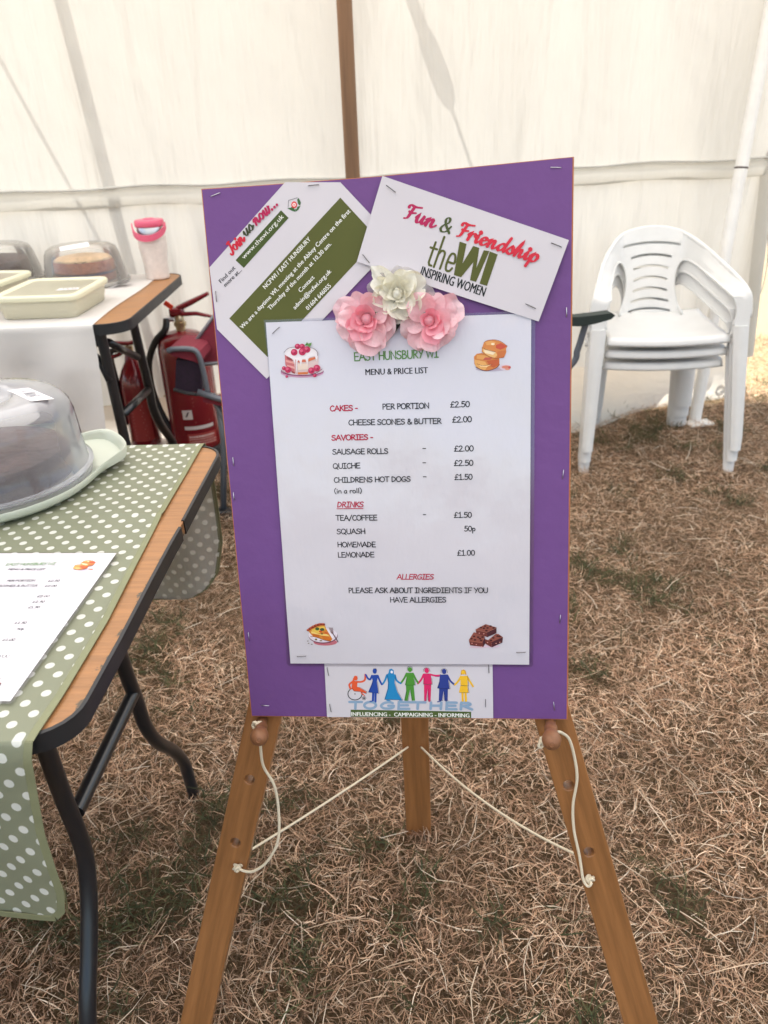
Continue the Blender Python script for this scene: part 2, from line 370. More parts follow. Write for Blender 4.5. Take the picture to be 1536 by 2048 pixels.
def skirt(a, z):
    k = max(0, min(1, (.99 - z) / .5)); b = .022 * math.sin(a * 26 + 1.2 * math.sin(a * 5)) + .012 * math.sin(a * 47 + z * 3) + .02 * math.sin(a * 7.3)
    return fold(a, 1.0) * (1 - k) + b * (.04 + .96 * k) * (1.0 if a < 1.2 else .55)
def edge_a(z): return A1 + .075 * (1 - z / 1.0) * (1 if z < 1 else .35)
mb = MB(); mb.grid(lambda u, v: wall(A0 + (edge_a(.98 + v * 1.1) - A0) * u, .98 + v * 1.1, fold(A0 + (A1 - A0) * u, .98 + v * 1.1)), 260, 26)
mb.build("upper_wall", M["canvas"], mq, smooth=True)
mb = MB(); mb.grid(lambda u, v: wall(A0 + (edge_a(.17 + v * .79) - A0) * u, .17 + v * .79, skirt(A0 + (A1 - A0) * u, .17 + v * .79) + .012), 420, 24)
mb.build("lower_wall", M["canvas"], mq, smooth=True)
def band(u, v):       # doubled, slightly rolled strip where the skirt is laced on
    a = A0 + (A1 + .02 - A0) * u; k = v * 2 - 1
    return wall(a, .955 + .022 * k * 1.35 + .004 * math.sin(a * 13), fold(a, 1.0) - .006 - .007 * max(0, 1 - k * k))
mb = MB(); mb.grid(band, 260, 10); mb.build("lacing_band", M["canvas doubled"], mq, smooth=True)
mb = MB(); mb.tube([wall(a, .992 + .004 * math.sin(a * 13), fold(a, 1.0) - .010) for a in np.linspace(A0, A1 + .01, 120)], .0045, 8); mb.build("piping", M["canvas"], mq, smooth=True)
def flap(u, v):
    a = A0 + (A1 - .02 - A0) * u; b = math.sin(v * math.pi) * .05 + .012 * math.sin(a * 3 + 1) * v
    z = .185 - v * .19 + .006 * v * math.sin(a * 2.3 + 2) + .012 * v * max(0, math.sin(a * 2.3 + 1.2))
    d = .05 + .24 * math.exp(-((a - 1.72) / .30) ** 2)
    return wall(a, max(.001, z), skirt(a, .2) * .25 * (1 - v) - b * .6 - d * v)
mb = MB(); mb.grid(flap, 200, 10); mb.build("mud_flap", M["mud flap"], mq, smooth=True)
# turned hem of the free right edge, a second hanging flap behind it and its lacing loop
mb = MB(); mb.grid(lambda u, v: wall(edge_a(.19 + v * 1.85) - .045 + .06 * u, .19 + v * 1.85, fold(A1, .19 + v * 1.85) * .6 - .012 - .014 * math.sin(u * math.pi)), 6, 40); mb.build("edge_hem", M["canvas doubled"], mq, smooth=True)
mb = MB(); mb.grid(lambda u, v: wall(edge_a(.19 + v * 1.85) + .012 + .05 * u * min(1, .35 + v * 1.5), .19 + v * 1.85, .035 + .02 * math.sin(u * 3 + v * 9)), 8, 40); mb.build("edge_flap", M["canvas"], mq, smooth=True)
E_ = lambda z, d: wall(edge_a(z) + d, z, -.02)
mb = MB(); mb.tube(smooth_path([E_(.80, .0), E_(.74, .012), E_(.66, .03), E_(.58, .035), E_(.50, .03), E_(.43, .012), E_(.38, .004)]), .0035, 6); mb.build("lacing_loop", M["rope"], mq, smooth=True)
ep = at_plane(1422, 757, WA, WN); ea = (ep - WA).dot(WD)
mb = MB(); mb.tube([wall(ea + .019 * math.cos(t), ep.z + .019 * math.sin(t), -.035) for t in np.linspace(0, 2 * math.pi, 20)], .005, 8, caps=False); mb.build("eyelet", M["steel"], mq, smooth=True)
mb = MB(); mb.tube(smooth_path([wall(ea, ep.z, -.03), wall(ea + .05, ep.z - .012, -.045), wall(ea + .12, ep.z - .02, -.02), wall(ea + .22, ep.z - .07, .1)]), .005, 6); mb.build("tie_rope", M["rope"], mq, smooth=True)
# roof: two slopes from the wall eave over the ridge to the open front
eave, ridge, front = 2.08, 3.3, 2.15
def roof(u, v):
    a = A0 + (5.2 - A0) * u; d = -6.4 * v + .12
    z = eave + (ridge - eave) * min(1, (0.12 - d) / 3.2) if d > -3.08 else ridge + (front - ridge) * ((-3.08 - d) / 3.2)
    return wall(a, z - .05 * math.sin(u * math.pi * 4) ** 2 * math.sin(v * math.pi), d)
mb = MB(); mb.grid(roof, 40, 40); mb.build("roof", M["canvas roof"], mq, smooth=True)
# guy ropes and a leaning prop outside the wall: their shadows show through the canvas
def from_shadow(a, z, d): return wall(a, z) + SUN * d
mat("guy timber", (.3, .2, .11), rough=.7, noise=(40, .3, (1, 1, .1)))
mb = MB(); mb.tube([from_shadow(-.108, 2.29, .10), from_shadow(.048, .22, .10), from_shadow(.058, .08, .06)], .0195, 12); mb.build("side_prop", M["guy timber"], mq, smooth=True)
def guy(a0, z0, a1, z1, d0, d1, name, r):
    def P(t): return from_shadow(a0 + (a1 - a0) * t, z0 + (z1 - z0) * t, d0 + (d1 - d0) * t)
    ts = np.linspace(-.55, 3, 60); pts = [P(t) for t in ts]; pts = [p for p in pts if p.z > 0]
    mb = MB(); mb.tube(pts, r, 8); mb.build(name, M["rope"], mq, smooth=True); return P
guy(-.2945, 1.403, -.04, .666, .16, .75, "guy_rope", .0075)
P = guy(1.117, 1.544, 1.329, 1.031, .30, .62, "guy_rope", .007)
P2 = lambda t: P(t) + WD * .012
mb = MB(); mb.tube([P(-.5) - WD * .013, P(.20) - WD * .013], .012, 8); mb.tube([P(-.5) + WD * .01, P(.20) + WD * .012], .010, 8); mb.build("doubled_rope", M["rope"], mq, smooth=True)
mb = MB(); mb.tube([P(.12), P(.16), P(.20), P(.25), P(.4), P(.54), P(.6), P(.635), P(.645)], [.016, .019, .026, .032, .036, .034, .026, .016, .010], 14); mb.build("wooden_runner", M["guy timber"], mq, smooth=True)

# poles inside the wall
mat("white paint", (.80, .78, .74), rough=.38, noise=(14, .08), bump=(160, .05))
def chipped():
    m = M["chipped paint"]; t = m.node_tree; N = t.nodes; L = t.links; b = N["Principled BSDF"]; tc = N.new("ShaderNodeTexCoord")
    nz = N.new("ShaderNodeTexNoise"); nz.inputs["Scale"].default_value = 55; nz.inputs["Detail"].default_value = 2; L.new(tc.outputs["Object"], nz.inputs[0])
    n2 = N.new("ShaderNodeTexNoise"); n2.inputs["Scale"].default_value = 5; L.new(tc.outputs["Object"], n2.inputs[0])
    ad = N.new("ShaderNodeMath"); ad.operation = 'ADD'; L.new(nz.outputs[0], ad.inputs[0]); L.new(n2.outputs[0], ad.inputs[1])
    mr = N.new("ShaderNodeMapRange"); mr.inputs[1].default_value = 1.30; mr.inputs[2].default_value = 1.32; L.new(ad.outputs[0], mr.inputs[0])
    src = b.inputs["Base Color"].links[0].from_socket; mx = N.new("ShaderNodeMix"); mx.data_type = 'RGBA'; mx.inputs[7].default_value = (.05, .03, .022, 1)
    L.new(mr.outputs[0], mx.inputs[0]); L.new(src, mx.inputs[6]); L.new(mx.outputs[2], b.inputs["Base Color"])
mat("chipped paint", (.80, .78, .74), rough=.38, noise=(14, .08), bump=(160, .05)); chipped()
mat("rust", (.06, .035, .025), rough=.9)
mat("pole timber", (.235, .125, .062), rough=.62, noise=(26, .55, (1, 1, .045)), bump=(60, .15, (1, 1, .05)))
pc = at_plane(697, 180, wall(0, 0, -.10), WN)
wp = thing("tent_pole", "brown wooden tent pole upright behind the purple board", "tent pole", (pc.x, pc.y, 0))
mb = MB(); mb.tube([(pc.x, pc.y, 0), (pc.x, pc.y, 1.2), (pc.x, pc.y, 2.95 if False else 2.25)], .0265, 20); mb.build("pole_shaft", M["pole timber"], wp, smooth=True, auto=50)
pf = at_z(1388, 846, .0); ptop = at_plane(1545, 0, wall(0, 0, -.07), WN); pd = (ptop - pf)
pm_ = thing("tent_pole", "white painted metal tent pole with rust chips leaning by the wall edge", "tent pole", pf)
mb = MB(); mb.tube([pf + pd * t for t in (0, .3, .62, .62001, 1.3)], .0245, 20); mb.build("pole_shaft", M["chipped paint"], pm_, smooth=True, auto=50)
mb = MB(); mb.box(pf + V((.012, -.02, .006)), (.11, .06, .010), Matrix.Rotation(.2, 3, 'Z'), .002); mb.build("foot_plate", M["white paint"], pm_)
mb = MB(); dirn = pd.normalized(); cut = at_plane(1481, 324, pf, (0, 1, 0)); tcut = (cut - pf).dot(dirn)
mb.tube([pf + dirn * (tcut - .003), pf + dirn * (tcut + .003)], .0249, 20); 
mb.build("joint_seam", M["rust"], pm_)
# hedge far outside, seen past the wall edge
mat("hedge leaf", (.05, .075, .03), rough=.7, attr=True)
hb = at_plane(1534, 492, (0, 11, 0), (0, 1, 0))
hg = thing("hedge", "dark bushy hedge far outside past the wall edge", "hedge", (hb.x + .9, 11, 0))
mb = MB(); rr = random.Random(3)
for i in range(2600):
    x = rr.uniform(-1.1, 3); h_ = 1.5 + .25 * math.sin(x * 3) + .15 * math.sin(x * 7.7); z = h_ * rr.random() ** .7 ; y = rr.gauss(0, .3)
    c = V((hb.x + .9 + x, 11 + y, z)); a = V((rr.gauss(0, 1), rr.gauss(0, 1), rr.gauss(0, 1))).normalized() * .05; b = V((rr.gauss(0, 1), rr.gauss(0, 1), rr.gauss(0, 1))).normalized() * .03
    g = rr.uniform(.5, 1.4); mb.add([c - a, c + b, c + a, c - b], [(0, 1, 2, 3)], (.045 * g, .07 * g, .028 * g))
mb.build("foliage", M["hedge leaf"], hg)
mb = MB()
for i in range(14):
    x = -1 + i * .3; mb.tube([(hb.x + .9 + x, 11, 0), (hb.x + .9 + x + rr.gauss(0, .1), 11 + rr.gauss(0, .1), 1.2)], [.02, .008], 6)
mb.build("stems", M["guy timber"], hg)

# ================================================================ display board frame of reference
BO = V((0.02228, 0.80695, 0.78530)); BU = V((0.99290, -0.11532, 0.02911)).normalized(); BV = V((0.00062, -0.23975, -0.97083)).normalized()
BN = BU.cross(BV).normalized()                                   # points away from the viewer
if BN.y < 0: BN = -BN
BS = .95                                                         # the whole board a little nearer than an A3 menu would put it
BO = CAM + (BO - CAM) * BS
BUP = -BV
def bp(px, py):
    """photo pixel -> metres in the plane of the board (x right, y up)"""
    p = at_plane(px, py, BO, BN) - BO; return (p.dot(BU), p.dot(BUP))
def on_board(x, y, z=0.0): return BO + BU * x + BUP * y - BN * z  # z towards the viewer
class Sheet:
    """a flat sheet: local metres to world, with ink layers above its face"""
    def __init__(s, O, ux, uy, n, z=0.0):
        s.O, s.ux, s.uy, s.n, s.z = O, ux, uy, n, z
        s.wave = 0.0
    def __call__(s, x, y, z=0.0):
        b = s.wave * (1.2 + math.sin(x * 31 + 1.1 + y * 9) * math.cos(y * 27 - .4) + .55 * math.sin(y * 52 + x * 13) + .35 * math.sin(x * 71 - y * 33)) if s.wave else 0.0
        return s.O + s.ux * x + s.uy * y + s.n * (s.z + z + b)

# ---------------------------------------------------------------- printing
INK_STEP = 0.00004
class Ink:
    def __init__(s, F): s.F = F; s.mb = MB(); s.k = 0
    def poly(s, pts, col, holes=(), step=None):
        s.k += 1; z = .00012 + s.k * INK_STEP
        vs, fs = tri_poly(pts, holes, step); s.mb.add([s.F(x, y, z) for x, y in vs], fs, lin(col))
    def line(s, pts, w, col, taper=None, smooth=0):
        """a stroke with round ends; taper(direction) may change the width like a brush pen"""
        pts = [V((p[0], p[1])) for p in pts]; w *= BS
        if smooth: pts = [V((p.x, p.y)) for p in smooth_path([(p.x, p.y, 0) for p in pts], smooth)]
        q = [pts[0]]
        for p in pts[1:]:
            if (p - q[-1]).length > 1e-6: q.append(p)
        if len(q) < 2: return s.dot(q[0], w * .55, col)
        s.k += 1; z = .00012 + s.k * INK_STEP; L = []; Rr = []
        for i, p in enumerate(q):
            a = (p - q[i - 1]).normalized() if i else None; b = (q[i + 1] - p).normalized() if i + 1 < len(q) else None
            d = ((a or b) + (b or a)); d = d.normalized() if d.length > 1e-4 else (a or b)
            n = V((-d.y, d.x)); k = 1 / max(.45, n.dot(V((-(a or b).y, (a or b).x)))); ww = w * (taper(d, i / (len(q) - 1)) if taper else 1) / 2
            L.append(p + n * ww * k); Rr.append(p - n * ww * k)
        def capf(p, d, ww): return [p + V((d.x * math.cos(t) - d.y * math.sin(t), d.x * math.sin(t) + d.y * math.cos(t))) * ww for t in (R(60), R(25), R(-25), R(-60))]
        w1 = (L[-1] - Rr[-1]).length / 2; w0 = (L[0] - Rr[0]).length / 2
        pts2 = L + Rr; n = len(q); vs = [s.F(p.x, p.y, z) for p in pts2]
        fs = [(n + i, n + i + 1, i + 1, i) for i in range(n - 1)]
        c1 = capf(q[-1], (q[-1] - q[-2]).normalized(), w1); c0 = capf(q[0], (q[0] - q[1]).normalized(), w0)
        b = len(vs); vs += [s.F(p.x, p.y, z) for p in c1]; fs.append((n - 1, 2 * n - 1, b + 3, b + 2, b + 1, b))
        b = len(vs); vs += [s.F(p.x, p.y, z) for p in c0]; fs.append((n, 0, b + 3, b + 2, b + 1, b))
        s.mb.add(vs, [tuple(f) for f in fs], lin(col))
    def dot(s, p, r, col, n=10): s.poly([(p[0] + r * math.cos(2 * math.pi * k / n), p[1] + r * math.sin(2 * math.pi * k / n)) for k in range(n)], col)
    def ell(s, cx, cy, rx, ry, col, n=16, rot=0):
        c, d = math.cos(rot), math.sin(rot)
        s.poly([(cx + rx * math.cos(2 * math.pi * k / n) * c - ry * math.sin(2 * math.pi * k / n) * d, cy + rx * math.cos(2 * math.pi * k / n) * d + ry * math.sin(2 * math.pi * k / n) * c) for k in range(n)], col)
    def build(s, name, parent, label=None):
        o = s.mb.build(name, M["ink"], parent)
        if label: o['label'] = label
        return o
mat("ink", (.1, .1, .1), rough=.55, spec=.3, attr=True)
def loop_(cx, cy, rx, ry, n=14): return [(cx + rx * math.cos(2 * math.pi * k / n + math.pi / 2), cy + ry * math.sin(2 * math.pi * k / n + math.pi / 2)) for k in range(n + 1)]
S_ = 1  # strokes starting with 1 are smoothed
HAND = {   # hand-printed capitals: (advance, strokes), capital height 1
 'A': (.84, [[(.02, 0), (.4, 1)], [(.4, 1), (.8, 0)], [(.15, .36), (.66, .36)]]), 'B': (.72, [[(.1, 0), (.1, 1)], [S_, (.1, 1), (.42, .95), (.5, .76), (.36, .58), (.1, .53)], [S_, (.12, .54), (.46, .5), (.62, .28), (.46, .05), (.1, 0)]]),
 'C': (.74, [[S_, (.66, .86), (.5, .98), (.25, .9), (.06, .5), (.2, .08), (.45, 0), (.68, .14)]]), 'D': (.78, [[(.1, 0), (.1, 1)], [S_, (.1, 1), (.45, .88), (.68, .52), (.48, .14), (.1, 0)]]),
 'E': (.72, [[(.64, 1), (.1, 1), (.1, 0), (.66, 0)], [(.1, .52), (.58, .53)]]), 'F': (.68, [[(.64, 1), (.1, 1), (.1, 0)], [(.1, .52), (.54, .53)]]),
 'G': (.84, [[S_, (.7, .85), (.5, .98), (.24, .86), (.06, .45), (.2, .08), (.5, .02), (.72, .18), (.76, .45)], [(.76, .45), (.46, .45)]]), 'H': (.82, [[(.1, 0), (.1, 1)], [(.7, 0), (.7, 1)], [(.1, .5), (.7, .52)]]),
 'I': (.60, [[(.06, 1), (.52, 1)], [(.29, 1), (.29, 0)], [(.04, 0), (.54, 0)]]), 'K': (.70, [[(.1, 0), (.1, 1)], [(.6, .98), (.12, .48)], [(.22, .57), (.66, 0)]]), 'L': (.62, [[(.1, 1), (.1, 0), (.58, 0)]]),
 'M': (.96, [[(.05, 0), (.19, 1), (.47, .25), (.75, 1), (.9, 0)]]), 'N': (.82, [[(.1, 0), (.1, 1), (.7, 0), (.7, 1)]]), 'O': (.86, [[S_] + loop_(.42, .5, .37, .5)]), 'P': (.62, [[(.1, 0), (.1, 1)], [S_, (.1, 1), (.44, .95), (.55, .75), (.4, .52), (.11, .45)]]),
 'Q': (.92, [[S_] + loop_(.42, .5, .37, .5), [(.5, .25), (.84, -.18)]]), 'R': (.70, [[(.1, 0), (.1, 1)], [S_, (.1, 1), (.44, .95), (.55, .76), (.4, .54), (.11, .46)], [(.26, .47), (.66, 0)]]),
 'S': (.70, [[S_, (.6, .85), (.42, .98), (.15, .9), (.1, .68), (.3, .54), (.54, .4), (.6, .2), (.4, .02), (.15, .03), (.03, .18)]]), 'T': (.74, [[(0, 1), (.72, 1)], [(.36, 1), (.36, 0)]]), 'U': (.78, [[S_, (.08, 1), (.06, .4), (.16, .08), (.38, 0), (.6, .1), (.68, .5), (.68, 1)]]),
 'V': (.74, [[(.03, 1), (.36, 0), (.7, 1)]]), 'W': (1.08, [[(.03, 1), (.26, 0), (.52, .82), (.78, 0), (1.03, 1)]]), 'Y': (.70, [[(.03, 1), (.34, .5)], [(.66, 1), (.22, 0)]]),
 '&': (.80, [[S_, (.74, .36), (.52, .06), (.25, 0), (.08, .2), (.2, .45), (.45, .65), (.45, .88), (.3, .97), (.18, .82), (.3, .55), (.74, 0)]]), '0': (.64, [[S_] + loop_(.31, .5, .26, .5)]), '1': (.60, [[(.1, .8), (.32, 1), (.32, 0)], [(.08, 0), (.54, 0)]]),
 '2': (.64, [[S_, (.06, .78), (.2, .98), (.42, .95), (.5, .72), (.3, .35), (.04, 0)], [(.04, 0), (.58, 0)]]), '5': (.64, [[(.56, 1), (.16, 1), (.11, .56)], [S_, (.11, .56), (.35, .64), (.56, .42), (.48, .12), (.25, 0), (.04, .1)]]),
 '£': (.70, [[S_, (.62, .85), (.46, 1), (.27, .86), (.26, .5), (.22, .2), (.06, 0)], [(.06, 0), (.64, .02)], [(.08, .48), (.48, .48)]]), '.': (.28, [[(.12, .04), (.121, .045)]]), '-': (.44, [[(.06, .38), (.36, .38)]]), '/': (.60, [[(.05, -.1), (.52, 1.05)]]), ' ': (.34, []),
 '(': (.36, [[S_, (.3, 1.1), (.1, .75), (.08, .3), (.28, -.15)]]), ')': (.36, [[S_, (.06, 1.1), (.26, .75), (.28, .3), (.08, -.15)]]), 'i': (.28, [[(.13, 0), (.13, .56)], [(.13, .82), (.131, .83)]]), 'n': (.58, [[(.1, 0), (.1, .58)], [S_, (.1, .38), (.28, .58), (.45, .48), (.48, 0)]]),
 'a': (.58, [[S_, (.46, .5), (.3, .6), (.08, .4), (.1, .08), (.28, .0), (.46, .3)], [(.46, .56), (.48, 0)]]), 'r': (.48, [[(.1, 0), (.1, .56)], [S_, (.1, .36), (.24, .56), (.44, .5)]]), 'o': (.60, [[S_] + loop_(.28, .28, .22, .3)]), 'l': (.28, [[(.13, 0), (.13, 1.02)]]),
 'p': (.60, [[(.1, -.42), (.1, .56)], [S_, (.1, .4), (.3, .6), (.5, .38), (.4, .06), (.1, .08)]]),
}
SCRIPT = {  # brush script, x height .5
 'F': (.62, [[S_, (.04, .8), (.1, .98), (.4, .94), (.74, 1.02)], [S_, (.34, .94), (.26, .5), (.18, .1), (.02, .0)], [S_, (.16, .52), (.34, .5), (.54, .56)]]), 'J': (.6, [[S_, (.3, .95), (.5, 1.0), (.66, .97)], [S_, (.52, .98), (.46, .5), (.34, .05), (.14, -.05), (.06, .14)]]),
 'u': (.6, [[S_, (.02, .3), (.12, .5), (.1, .2), (.16, .02), (.3, .08), (.44, .5)], [S_, (.44, .5), (.4, .12), (.5, .0), (.62, .2)]]), 'n': (.64, [[S_, (.0, .36), (.12, .5), (.08, 0)], [S_, (.09, .15), (.26, .48), (.38, .46), (.36, .12), (.46, 0), (.64, .2)]]),
 '&': (.7, [[S_, (.6, .42), (.42, .06), (.18, 0), (.08, .18), (.2, .42), (.4, .6), (.42, .82), (.3, .9), (.2, .74), (.3, .44), (.62, .02)]]), 'r': (.46, [[S_, (.0, .34), (.12, .52), (.08, 0)], [S_, (.1, .22), (.22, .46), (.36, .5), (.44, .38)]]),
 'i': (.32, [[S_, (.0, .3), (.12, .5), (.1, .14), (.18, 0), (.34, .2)], [(.17, .72), (.19, .76)]]), 'e': (.46, [[S_, (.04, .24), (.26, .3), (.34, .44), (.2, .52), (.06, .3), (.12, .04), (.28, .0), (.46, .2)]]), 'd': (.6, [[S_, (.4, .42), (.22, .5), (.04, .24), (.14, 0), (.32, .14), (.44, .5)], [S_, (.54, 1.0), (.42, .3), (.46, .02), (.6, .18)]]),
 's': (.46, [[S_, (.0, .2), (.22, .54), (.34, .2), (.24, .0), (.06, .06)], [S_, (.3, .06), (.46, .2)]]), 'h': (.6, [[S_, (.0, .3), (.22, 1.0), (.14, .5), (.06, 0)], [S_, (.08, .16), (.26, .48), (.36, .44), (.34, .1), (.44, 0), (.6, .2)]]),
 'p': (.58, [[S_, (.0, .3), (.14, .5), (.08, 0), (.02, -.4)], [S_, (.1, .3), (.3, .54), (.46, .36), (.34, .04), (.12, .06)]]), 'o': (.52, [[S_] + loop_(.22, .26, .18, .24, 10), [S_, (.26, .46), (.4, .36), (.54, .4)]]), 'w': (.78, [[S_, (.02, .34), (.12, .5), (.1, .14), (.2, .0), (.34, .2), (.38, .5)], [S_, (.38, .5), (.36, .12), (.48, .0), (.64, .24), (.66, .5), (.78, .42)]]),
 '.': (.3, [[(.1, .06), (.12, .09)]]), ' ': (.34, []),
}
THIN = {'t': (.36, [[(.14, .95), (.14, .12), (.2, .02), (.3, .02)], [(.0, .7), (.3, .7)]]), 'h': (.50, [[(.06, 0), (.06, 1.25)], [S_, (.06, .52), (.16, .7), (.3, .68), (.34, .5), (.34, 0)]]), 'e': (.5, [[S_, (.06, .36), (.34, .36), (.34, .52), (.26, .7), (.12, .7), (.05, .5), (.05, .2), (.12, .02), (.26, .02), (.34, .16)]])}
def text(ink, s, p0, p1, cap, w, col, font=HAND, slant=0.0, taper=None, arc=0.0):
    """text whose baseline runs from p0 to p1 (metres on the sheet)"""
    cap *= BS; p0 = V(p0); p1 = V(p1); adv = sum(font[c][0] for c in s) - .06; d = p1 - p0; ex = d / adv; ey = V((-d.y, d.x)).normalized() * cap; x = 0
    for c in s:
        a, strokes = font[c]
        for st in strokes:
            sm = st[0] == 1; pts = st[1:] if sm else st
            q = [p0 + ex * (x + u + slant * v * cap / (d.length / adv)) + ey * (v + arc * math.sin(math.pi * (x + u) / adv * 2)) for u, v in pts]
            if len(q) == 2 and (q[1] - q[0]).length < w * .3: ink.dot(q[0], w * .62, col)
            else: ink.line(q, w, col, taper=taper, smooth=3 if sm else 0)
        x += a
def brush(d, t): return .38 + .75 * abs(d.y * .96 - d.x * .1) ** 1.2
_fc = None
def sans(ink, s, p0, p1, cap, col, bold=0.0):
    """text in the built-in sans face, fitted from p0 to p1"""
    cu = bpy.data.curves.new("t", 'FONT'); cu.body = s; cu.size = 1; cu.resolution_u = 2
    o = bpy.data.objects.new("t", cu); sc.collection.objects.link(o); dg = bpy.context.evaluated_depsgraph_get()
    me = bpy.data.meshes.new_from_object(o.evaluated_get(dg)); vs = [(v.co.x, v.co.y) for v in me.vertices]; fs = [tuple(p.vertices) for p in me.polygons]
    bpy.data.objects.remove(o); bpy.data.curves.remove(cu); bpy.data.meshes.remove(me)
    cap *= BS; x0 = min(v[0] for v in vs); x1 = max(v[0] for v in vs); p0 = V(p0); p1 = V(p1); d = p1 - p0; ex = d / (x1 - x0); ey = V((-d.y, d.x)).normalized() * cap / .729
    for sh in ((-bold, 0, bold) if bold else (0,)):           # heavier faces: struck three times a hair apart
        ink.k += 1; z = .00012 + ink.k * INK_STEP
        ink.mb.add([ink.F(*(p0 + ex * (x + sh - x0) + ey * y), z) for x, y in vs], fs, lin(col))

# ================================================================ easel
mat("easel wood", lin((154, 104, 60)), rough=.34, spec=.5, coat=.25, coat_rough=.2, noise=(15, .48, (5, .28, 5)), bump=(30, .10, (4, .2, 4)))
mat("turned wood", lin((138, 92, 60)), rough=.55, noise=(60, .35, (1, 1, .3)))
mat("cord", lin((234, 220, 192)), rough=.9, bump=(900, .5))
def leg_plane(px, py, back): return at_plane(px, py, BO + BN * back, BN)
ez = thing("easel", "wooden three legged easel with pegs and cords holding the purple board", "easel", (0.03, .75, 0))
BT = .012                                                # board thickness
def flat_leg(name, top, foot, width, th, holes, nrm):
    """straight bar: local y runs up the bar, so the grain follows it"""
    ax = (V(top) - V(foot)); L = ax.length; yv = ax.normalized(); zv = (nrm - yv * nrm.dot(yv)).normalized(); xv = yv.cross(zv)
    mb = MB(); hs = [[(c[0] + c[2] * math.cos(2 * math.pi * k / 20), c[1] + c[2] * math.sin(2 * math.pi * k / 20)) for k in range(20)] for c in holes]
    o_ = [(-width / 2, 0), (width / 2, 0), (width / 2, L), (-width / 2, L)]
    plate(mb, o_, hs, lambda x, y, z: V((x, y, -z)), th)
    me = mb.build(name, M["easel wood"], None); me.parent = ez
    me.matrix_local = Matrix.Translation(V(foot) - LOCS[ez]) @ Matrix((xv, yv, zv)).transposed().to_4x4()
    bv = me.modifiers.new("soft edges", 'BEVEL'); bv.width = .0012; bv.segments = 2; bv.limit_method = 'ANGLE'
    return foot, xv, yv, zv
def on_leg(px, py): return leg_plane(px, py, BT + .001)
lt = on_leg(525, 1440); lb = on_leg(385 + 5, 2048)
rt_ = on_leg(1107, 1440); rb = on_leg(1286 - 4, 2048)
legs = {}
for key, a, b in (("l", lt, lb), ("r", rt_, rb)):
    d = (b - a).normalized(); foot = b + d * ((0.004 - b.z) / d.z); top = a + d * ((1.03 - a.z) / d.z)
    holes = []; ax = (top - foot); L = ax.length; yv = ax.normalized(); zv = (-BN - yv * (-BN).dot(yv)).normalized(); xv = yv.cross(zv)
    for px, py in (((499, 1559), (471, 1685)) if key == "l" else ((1137, 1571), (1178, 1704))):
        q = on_leg(px, py) - foot; holes.append((q.dot(xv), q.dot(yv), .0066))
    legs[key] = flat_leg("leg", top, foot, .0435, .019, holes, -BN)
rl_foot = at_z(838, 1672, .0); rl_foot.z = 0.0
rl_mid = at_plane(829, 1440, rl_foot, V((0, 1, 0.0)))
rl_top = V((.03, rl_foot.y - .02, 1.24))
flat_leg("back_leg", V((rl_mid.x - .01, rl_foot.y - .035, 1.05)), rl_foot, .046, .019, [], V((0, -1, 0)))
mb = MB(); mb.box(on_board(.0, .20, -.052), (.15, .03, .05), None, .004); mb.build("head_block", M["easel wood"], ez)
# pegs: turned, pushed into the legs under the board
def peg(bx, by, px, py):
    b = leg_plane(bx, by, BT); c = leg_plane(px, py, -.038)
    zd = (c - b).normalized(); rot = zd.to_track_quat('Z', 'Y').to_matrix()
    mb = MB(); mb.lathe([(.0062, 0), (.0062, .018), (.0078, .022), (.0075, .030), (.0066, .036), (.0085, .041), (.0100, .046), (.0110, .0515), (.0104, .057), (.0078, .062), (.0030, .0645), (.0026, .0638), (.0008, .0642)], b, 22, rot=rot)
    mb.build("peg", M["turned wood"], ez, smooth=True, auto=60); return b + zd * .05
pl_, pr_ = peg(525, 1440, 519, 1472), peg(1101, 1440, 1103, 1478)
def knot(mb, c, r=.0055):
    rr = random.Random(int(c.x * 1e4)); 
    for i in range(5):
        o = V((rr.uniform(-1, 1), rr.uniform(-1, 1), rr.uniform(-1, 1))) * r * .5; pts = [c + o + V((math.cos(t) * r * .6, math.sin(t + i) * r * .4, math.sin(t) * r * .6)) for t in np.linspace(0, 5.5, 8)]
        mb.tube(pts, r * .33, 6)
def cord(name, pts, r=.0018, k0=False, k1=False):
    mb = MB(); pts = smooth_path(pts, 8); mb.tube(pts, r, 8)
    if k0: knot(mb, V(pts[0]))
    if k1: knot(mb, V(pts[-1]))
    return mb.build(name, M["cord"], ez, smooth=True)
f_ = lambda px, py, b: leg_plane(px, py, b)
cord("peg_cord", [f_(515, 1446, -.012), f_(517, 1462, -.022), f_(520, 1480, -.020), f_(526, 1530, -.004), f_(548, 1570, .004), f_(557, 1620, .006), f_(556, 1680, .004), f_(535, 1722, .004), f_(508, 1742, .003), f_(488, 1742, .004), f_(475, 1735, .009)], k0=True, k1=True)
cord("peg_cord", [f_(1086, 1484, .002), f_(1092, 1470, -.012), f_(1110, 1464, -.012), f_(1124, 1466, -.006), f_(1139, 1480, .002), f_(1150, 1520, .006), f_(1154, 1560, .007), f_(1146, 1610, .008), f_(1148, 1660, .008), f_(1159, 1712, .008), f_(1166, 1757, .006), f_(1175, 1772, .004), f_(1182, 1768, .003), f_(1178, 1757, .010)], k0=True, k1=True)
def bk(px, py): return at_plane(px, py, rl_foot + V((0, -.012, 0)), V((0, 1, 0)))
for (a, b, sag) in (((816, 1494), (501, 1700), .004), ((842, 1494), (1150, 1708), .022)):
    p0 = bk(*a); p1 = f_(*b, BT + .02); m_ = [p0.lerp(p1, t) - V((0, 0, sag * 4 * t * (1 - t))) for t in np.linspace(0, 1, 9)]
    cord("brace_cord", m_, .0017)

